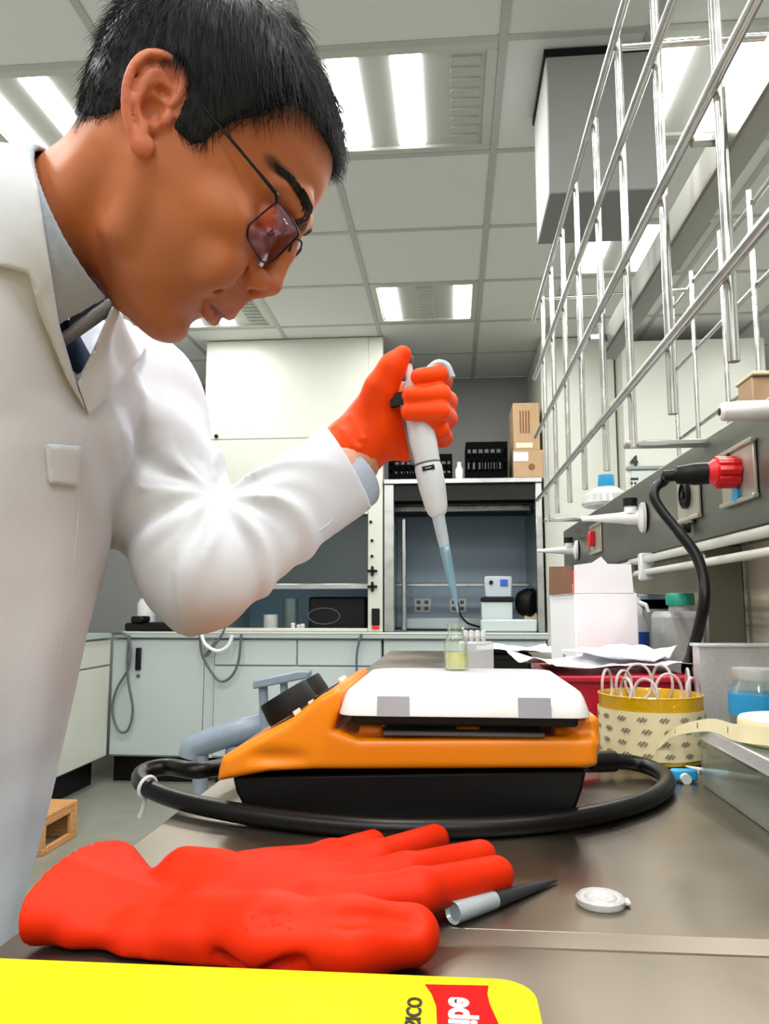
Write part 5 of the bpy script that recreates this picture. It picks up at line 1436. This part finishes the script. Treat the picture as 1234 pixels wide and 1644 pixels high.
# spectacles
gs_ = thing('eyeglasses', 'thin dark-rimmed spectacles worn low on the man\'s nose', 'eyeglasses', h2w(np.array([105, 12, 0])))
for s in (-1, 1):
    cor = [(89.5, 21, 56), (88, 19, 58.5), (83.5, 0, 58.5), (82.8, -6, 57.5), (84.8, -11, 53), (88, -13.5, 46), (97, -15, 24), (100.5, -13.5, 18), (103, -9, 13.5), (105.2, 8, 10.2), (106.2, 17, 10), (105.5, 21.5, 13.5), (99, 22.5, 32)]
    if s < 0: cor = [(p + 4 + .12 * z, q - 4, z) for p, q, z in cor]      # the frame sits slightly askew
    P = smooth_path([(p, q, z * s) for p, q, z in cor], 4, closed=True)
    MB().tube([h2w(p) for p in P], .00075, 8, closed=True).build('rim', M_frame, gs_)
    c = np.mean([np.array(p) for p in P], 0)
    mb = MB(); n = len(P); mb.add([h2w(np.array(p)) for p in P] + [h2w(c + np.array((2.0, 0, 0)))], [(i, (i + 1) % n, n) for i in range(n)], True)
    ln = mb.build('lens', M_lens, gs_); so = ln.modifiers.new('thick', 'SOLIDIFY'); so.thickness = .0012
    o_ = 11 if s < 0 else 0
    tp = smooth_path([(88.5 + o_, 20 - o_ * .35, 57.5 * s), (87 + o_, 21.5 - o_ * .35, 64 * s), (82 + o_ * .7, 23 - o_ * .3, 68 * s), (40, 30, 76 * s), (10, 35.5, 77.5 * s), (-4, 38.5, 73 * s), (-22, 34, 67 * s)], 5)
    MB().tube([h2w(p) for p in tp], [.0015 if i < 12 else .0011 for i in range(len(tp))], 8).build('temple', M_frame, gs_)
    MB().box(np.array((-.002, -.002, -.0016)), np.array((.002, .002, .0016)), .0006)
    MB().tube([h2w((105.5, 14, 10.5 * s)), h2w((106.5, 11, 7.6 * s)), h2w((107.5, 6, 7.4 * s))], [.0006, .0006, .0018], 8).build('nose_pad', M_frame, gs_)
br = smooth_path([(111, 13, -10.5), (111.5, 17, -4), (110, 19, 4), (106, 17, 10.5)], 5)
MB().tube([h2w(p) for p in br], .0009, 8).build('bridge', M_frame, gs_)
# ------------------------------------------------------------------ clothes
CT = np.array([  # z, centre x, centre y, half depth, half width
    (.42, -.56, .53, .155, .235), (.60, -.55, .532, .15, .225), (.80, -.525, .54, .145, .215), (.95, -.49, .545, .138, .205), (1.05, -.465, .55, .132, .200),
    (1.15, -.44, .555, .126, .200), (1.22, -.42, .56, .118, .196), (1.27, -.41, .56, .105, .178), (1.31, -.40, .56, .085, .135), (1.345, -.395, .556, .066, .085), (1.37, -.39, .553, .055, .062)])
KN = np.array([.93, 0, .37]); KN /= np.linalg.norm(KN)          # the collar's axis: the neck leans forward
KC = np.array([-.279, .540, 1.360])
def kc(a): return KC + KN * a
def torso(grow):
    def fn(X, Y, Z):
        z = np.clip(Z, .42, 1.37)
        cx, cy, a, b = [np.interp(z, CT[:, 0], CT[:, i]) for i in (1, 2, 3, 4)]
        dx, dy = X - cx, Y - cy
        n = dx * TNv[0] + dy * TNv[1]; l = dx * TLv[0] + dy * TLv[1]
        rho = (np.abs(n / a) ** 2.3 + np.abs(l / b) ** 2.3) ** (1 / 2.3)
        d = (rho - 1) * np.minimum(a, b) - grow
        return np.maximum(d, np.maximum(Z - 1.37, .42 - Z)).astype(np.float32)
    return fn
ct = Field((-.80, .04, .40), (-.03, 1.0, 1.48), .0036)
ct.put(torso(0), (-.74, .2, .40), (-.1, 1.0, 1.40), 0, pad=0)
ct.capsule(kc(-.042), kc(-.14), .071, .115, .05)
for sh_pt, r_ in ((shR, .078), (shL + np.array((-.03, 0, .0)), .072)): ct.capsule(kc(-.12) + np.array((-.02, 0, -.02)), sh_pt, .085, r_, .05)
ct.capsule(shL + np.array((-.03, 0, .0)), shL, .072, .074, .02)
ct.chain([shL, elL], [.072, .056], .016)
cuffL = wrL + (wrL - elL) / np.linalg.norm(wrL - elL) * .0
ct.chain([elL, cuffL + (cuffL - elL) * .16], [.054, .0495], .009)
ct.chain([shR, elR], [.075, .066], .05); ct.chain([elR, wrR + (wrR - elR) * .05], [.064, .05], .02)
# folds: creases fan out from the crook of the far elbow, long drapes run down the body
v1 = (shL - elL) / np.linalg.norm(shL - elL); v2 = (wrL - elL) / np.linalg.norm(wrL - elL)
crook = elL + (v1 + v2) / np.linalg.norm(v1 + v2) * .050
pn = np.cross(v1, v2); pn /= np.linalg.norm(pn); eu = -(v1 + v2) / np.linalg.norm(v1 + v2); ev = np.cross(pn, eu)
sl, (X, Y, Z) = ct.region(elL - .20, elL + .24)
dx_, dy_, dz_ = X - crook[0], Y - crook[1], Z - crook[2]
a_ = dx_ * eu[0] + dy_ * eu[1] + dz_ * eu[2]; b_ = dx_ * ev[0] + dy_ * ev[1] + dz_ * ev[2]; c_ = dx_ * pn[0] + dy_ * pn[1] + dz_ * pn[2]
r_ = np.sqrt(a_ * a_ + b_ * b_); th_ = np.arctan2(b_, a_)
ph = 8.0 * th_ + 2.2 * np.sin(21 * r_ + 1.3) + 9 * c_
rdg = 1 - np.abs(np.sin(ph * .5 + .4)) * 2
ph2 = 15.0 * th_ + 3.0 * np.sin(34 * r_) + 14 * c_ + 1.0
env = np.exp(-(r_ / .088) ** 2) * np.clip((r_ - .012) / .035, 0, 1)
disp = (.0062 * rdg + .0022 * np.sin(ph2)) * env
along = dx_ * v2[0] + dy_ * v2[1] + dz_ * v2[2]
disp = disp + .0016 * np.sin(62 * along + 30 * a_ + 24 * c_) * np.clip((along - .03) / .05, 0, 1) * np.clip((.21 - along) / .05, 0, 1)
up_ = dx_ * v1[0] + dy_ * v1[1] + dz_ * v1[2]
disp = disp + .0042 * np.sin(58 * up_ - 34 * b_ + 20 * c_) * np.clip((up_ - .05) / .04, 0, 1) * np.clip((.20 - up_) / .05, 0, 1)
disp *= np.clip((crook[0] - .02 - X) / -.03 + 3.2, 0, 1)
ct.d[sl] = (ct.d[sl] - disp).astype(np.float32)
sl, (X, Y, Z) = ct.region((-.75, .25, .42), (-.24, .80, 1.22))
l_ = (X + .42) * TLv[0] + (Y - .555) * TLv[1]
drape = (.0045 * np.sin(l_ * 46 + 3 * np.sin(Z * 5)) + .002 * np.sin(l_ * 97 + 7 * Z)) * np.clip((1.20 - Z) / .35, 0, 1)
ct.d[sl] = (ct.d[sl] - drape).astype(np.float32)
# cut the sleeve ends open
for el, wr, R in ((elL, cuffL, .040), (elR, wrR, .043)):
    d = (wr - el) / np.linalg.norm(wr - el); n0 = wr + d * (.012 if wr is cuffL else 0)
    if wr is cuffL:
        pa, pb = hp(526, 692, .815), hp(607, 836, .835)   # slanted cuff edge
        e = pb - pa; dn = np.cross(e, CAM - pa); dn /= np.linalg.norm(dn); dn *= np.sign(dn @ d); vw = d - e * ((d @ e) / (e @ e)); vw /= np.linalg.norm(vw); dn = dn + .15 * vw; dn /= np.linalg.norm(dn); n0 = (pa + pb) / 2
    else: dn = d
    ct.put(lambda X, Y, Z: -((X - n0[0]) * dn[0] + (Y - n0[1]) * dn[1] + (Z - n0[2]) * dn[2]), n0 - (.09 if wr is cuffL else .06), n0 + (.12 if wr is cuffL else .06), 0, cut=True)
    ct.capsule(n0 - d * .05, n0 + d * .06, R - .006, R, 0, cut=True)
ct.capsule(kc(-.10), kc(.02), .060, .068, .004, cut=True)
coat_d0 = ct.d.copy()
# the opening at the neck
def front(X, Y): return (X + .42) * TNv[0] + (Y - .555) * TNv[1]
def outline_d(X, Y, Z, px):
    """distance to a neckline or patch outline, measured along the line of the chest's near side"""
    dx, dy, dz = X - CAM[0], Y - CAM[1], Z - CAM[2]
    dep = dx * FWD[0] + dy * FWD[1] + dz * FWD[2]
    uu = IMG_W / 2 + FPX * (dx * RGT[0] + dy * RGT[1] + dz * RGT[2]) / dep; vv_ = IMG_H / 2 - FPX * (dx * UPV[0] + dy * UPV[1] + dz * UPV[2]) / dep
    return (poly_dist(uu, vv_, px) * dep / FPX).astype(np.float32)
Vpx = [(40, 200), (48, 245), (60, 295), (76, 400), (95, 520), (122, 613), (150, 560), (181, 488), (240, 440), (240, 200)]
sl, (gX, gY, gZ) = ct.region((-.5, .3, 1.10), (-.15, .9, 1.47))
vd = outline_d(gX, gY, gZ, Vpx)
fr_ = -(front(gX, gY) + .02) + 0 * gZ
d0 = ct.d[sl].copy()
ct.d[sl] = np.maximum(d0, -np.maximum(np.maximum(vd, fr_), -(d0 + .05)))
# hem slit, front overlap edge, pocket and seams stand proud by a few millimetres
V, Q = ct.mesh(2)
coat = quads_mesh('lab_coat', V, Q, M_whitecoat, man)
def patch(name, px, thick, base_field, lo, hi, m, parent, inner=-.003, label=None, poly=None, h=.0026):
    f = Field(lo, hi, h)
    Xa, Ya, Za = [a.reshape([-1 if i == k else 1 for i in range(3)]) for k, a in enumerate(f.ax)]
    # resample the coat field
    idx = [np.clip((a - base_field.lo[k]) / base_field.h, 0, base_field.n[k] - 1.001) for k, a in enumerate(f.ax)]
    D = coat_d0
    for k in range(3):
        i0 = np.floor(idx[k]).astype(int); w = (idx[k] - i0).astype(np.float32); sh = [1, 1, 1]; sh[k] = -1; w = w.reshape(sh)
        D = np.take(D, i0, axis=k) * (1 - w) + np.take(D, i0 + 1, axis=k) * w
    pdn = outline_d(Xa, Ya, Za, px)
    f.d = np.maximum(np.maximum(D - thick, inner - D), pdn).astype(np.float32)
    f.d = np.maximum(f.d, (-front(Xa, Ya) + 0 * Za).astype(np.float32) - .0)
    v, q = f.mesh(2)
    if len(q): return tagp(quads_mesh(name, v, q, m, parent), label)
LO, HI = (-.52, .30, .95), (-.16, .86, 1.44)
patch('lapel', [(-20, 225), (30, 232), (48, 247), (60, 295), (76, 400), (95, 520), (122, 613), (142, 668), (108, 610), (62, 500), (46, 440), (10, 430), (-20, 425)], .007, ct, LO, HI, M_whitecoat, coat)
patch('lapel', [(181, 488), (212, 520), (236, 560), (205, 600), (142, 668), (124, 614), (150, 560)], .007, ct, LO, HI, M_whitecoat, coat)
patch('chest_pocket', [(72, 712), (132, 716), (126, 782), (78, 778)], .004, ct, LO, HI, M_whitecoat, coat)
# front overlap strip running down from the lapels
def seam_strip(px, w, r=.0009):
    H = [ct.hit(u, v, .3, 1.0) for u, v in px]; H = [h for h in H if h is not None]
    if len(H) > 1: MB().tube(smooth_path(H, 5), r, 6).build('seam', M_whitecoat, coat)
seam_strip([(140, 670), (128, 800), (112, 950), (80, 1120), (40, 1300)], .01)
seam_strip([(395, 960), (450, 925), (520, 880), (590, 838)], .01, .0009)
seam_strip([(510, 853), (530, 838), (545, 815)], .01, .0009)
# shirt: shows in the opening and as a standing collar
sh_ = Field((-.60, .33, 1.05), (-.20, .82, 1.45), .004)
sh_.put(torso(-.016), (-.74, .2, 1.05), (-.1, 1.0, 1.45), 0, pad=0)
sh_.capsule(kc(-.055), kc(-.12), .042, .060, .02)
V, Q = sh_.mesh(2); quads_mesh('shirt', V, Q, M_shirt, man)
co = Field((-.46, .42, 1.22), (-.18, .68, 1.47), .0019)
def collar(X, Y, Z):
    px_, py_, pz_ = X - KC[0], Y - KC[1], Z - KC[2]
    a = px_ * KN[0] + py_ * KN[1] + pz_ * KN[2]
    qx, qy, qz = px_ - a * KN[0], py_ - a * KN[1], pz_ - a * KN[2]
    r = np.sqrt(qx * qx + qy * qy + qz * qz)
    lowd = qx * KN[2] - qz * KN[0]            # + towards the throat
    R0 = .0605 - .20 * a
    shell_ = np.abs(r - R0) - .0024
    top, bot = .0, -.045 - .35 * np.maximum(lowd, 0)
    gap = np.where(lowd > 0, -(np.abs(py_) - .003 - .12 * np.maximum(-a, 0)), -1.0)
    return np.maximum(np.maximum(shell_, np.maximum(a - top, bot - a)), gap).astype(np.float32)
co.put(collar, (-.46, .42, 1.22), (-.18, .68, 1.47), 0, pad=0)
V, Q = co.mesh(2); quads_mesh('shirt_collar', V, Q, M_shirtc, man)
# inner cuff of the shirt at the left wrist
d = (wrL - elL) / np.linalg.norm(wrL - elL)
q0 = (hp(540, 715, .822) + hp(604, 815, .832)) / 2 - d * .010
MB().lathe([(.036, -.05), (.036, .006), (.0345, .007), (.034, -.05)], 30, q0, d).build('shirt_cuff', M_shirtc, man)
# trousers and shoes
tr_ = Field((-.78, .25, .05), (-.36, .80, .95), .009)
for sgn in (-1, 1):
    hip = spine_pts[0] + TLv * sgn * .09 - np.array((0, 0, .06)); kn_ = np.array([-.55, hip[1], .49]); an = np.array([-.57, hip[1], .09])
    tr_.chain([hip, kn_, an], [.10, .075, .062], .03)
V, Q = tr_.mesh(2); quads_mesh('trousers', V, Q, M_trouser, man)
for sgn in (-1, 1):
    hip = spine_pts[0] + TLv * sgn * .09
    s2 = Field((-.67, hip[1] - .08, 0), (-.29, hip[1] + .08, .14), .006)
    s2.capsule((-.58, hip[1], .045), (-.40, hip[1], .035), .042, .036); s2.capsule((-.58, hip[1], .05), (-.57, hip[1], .10), .042, .045, .02)
    s2.put(lambda X, Y, Z: (Z - .003) + 0 * X + 0 * Y, (-.7, hip[1] - .1, 0), (-.2, hip[1] + .1, .003), 0, cut=True)
    V, Q = s2.mesh(2); quads_mesh('shoe', V, Q, M_black, man)
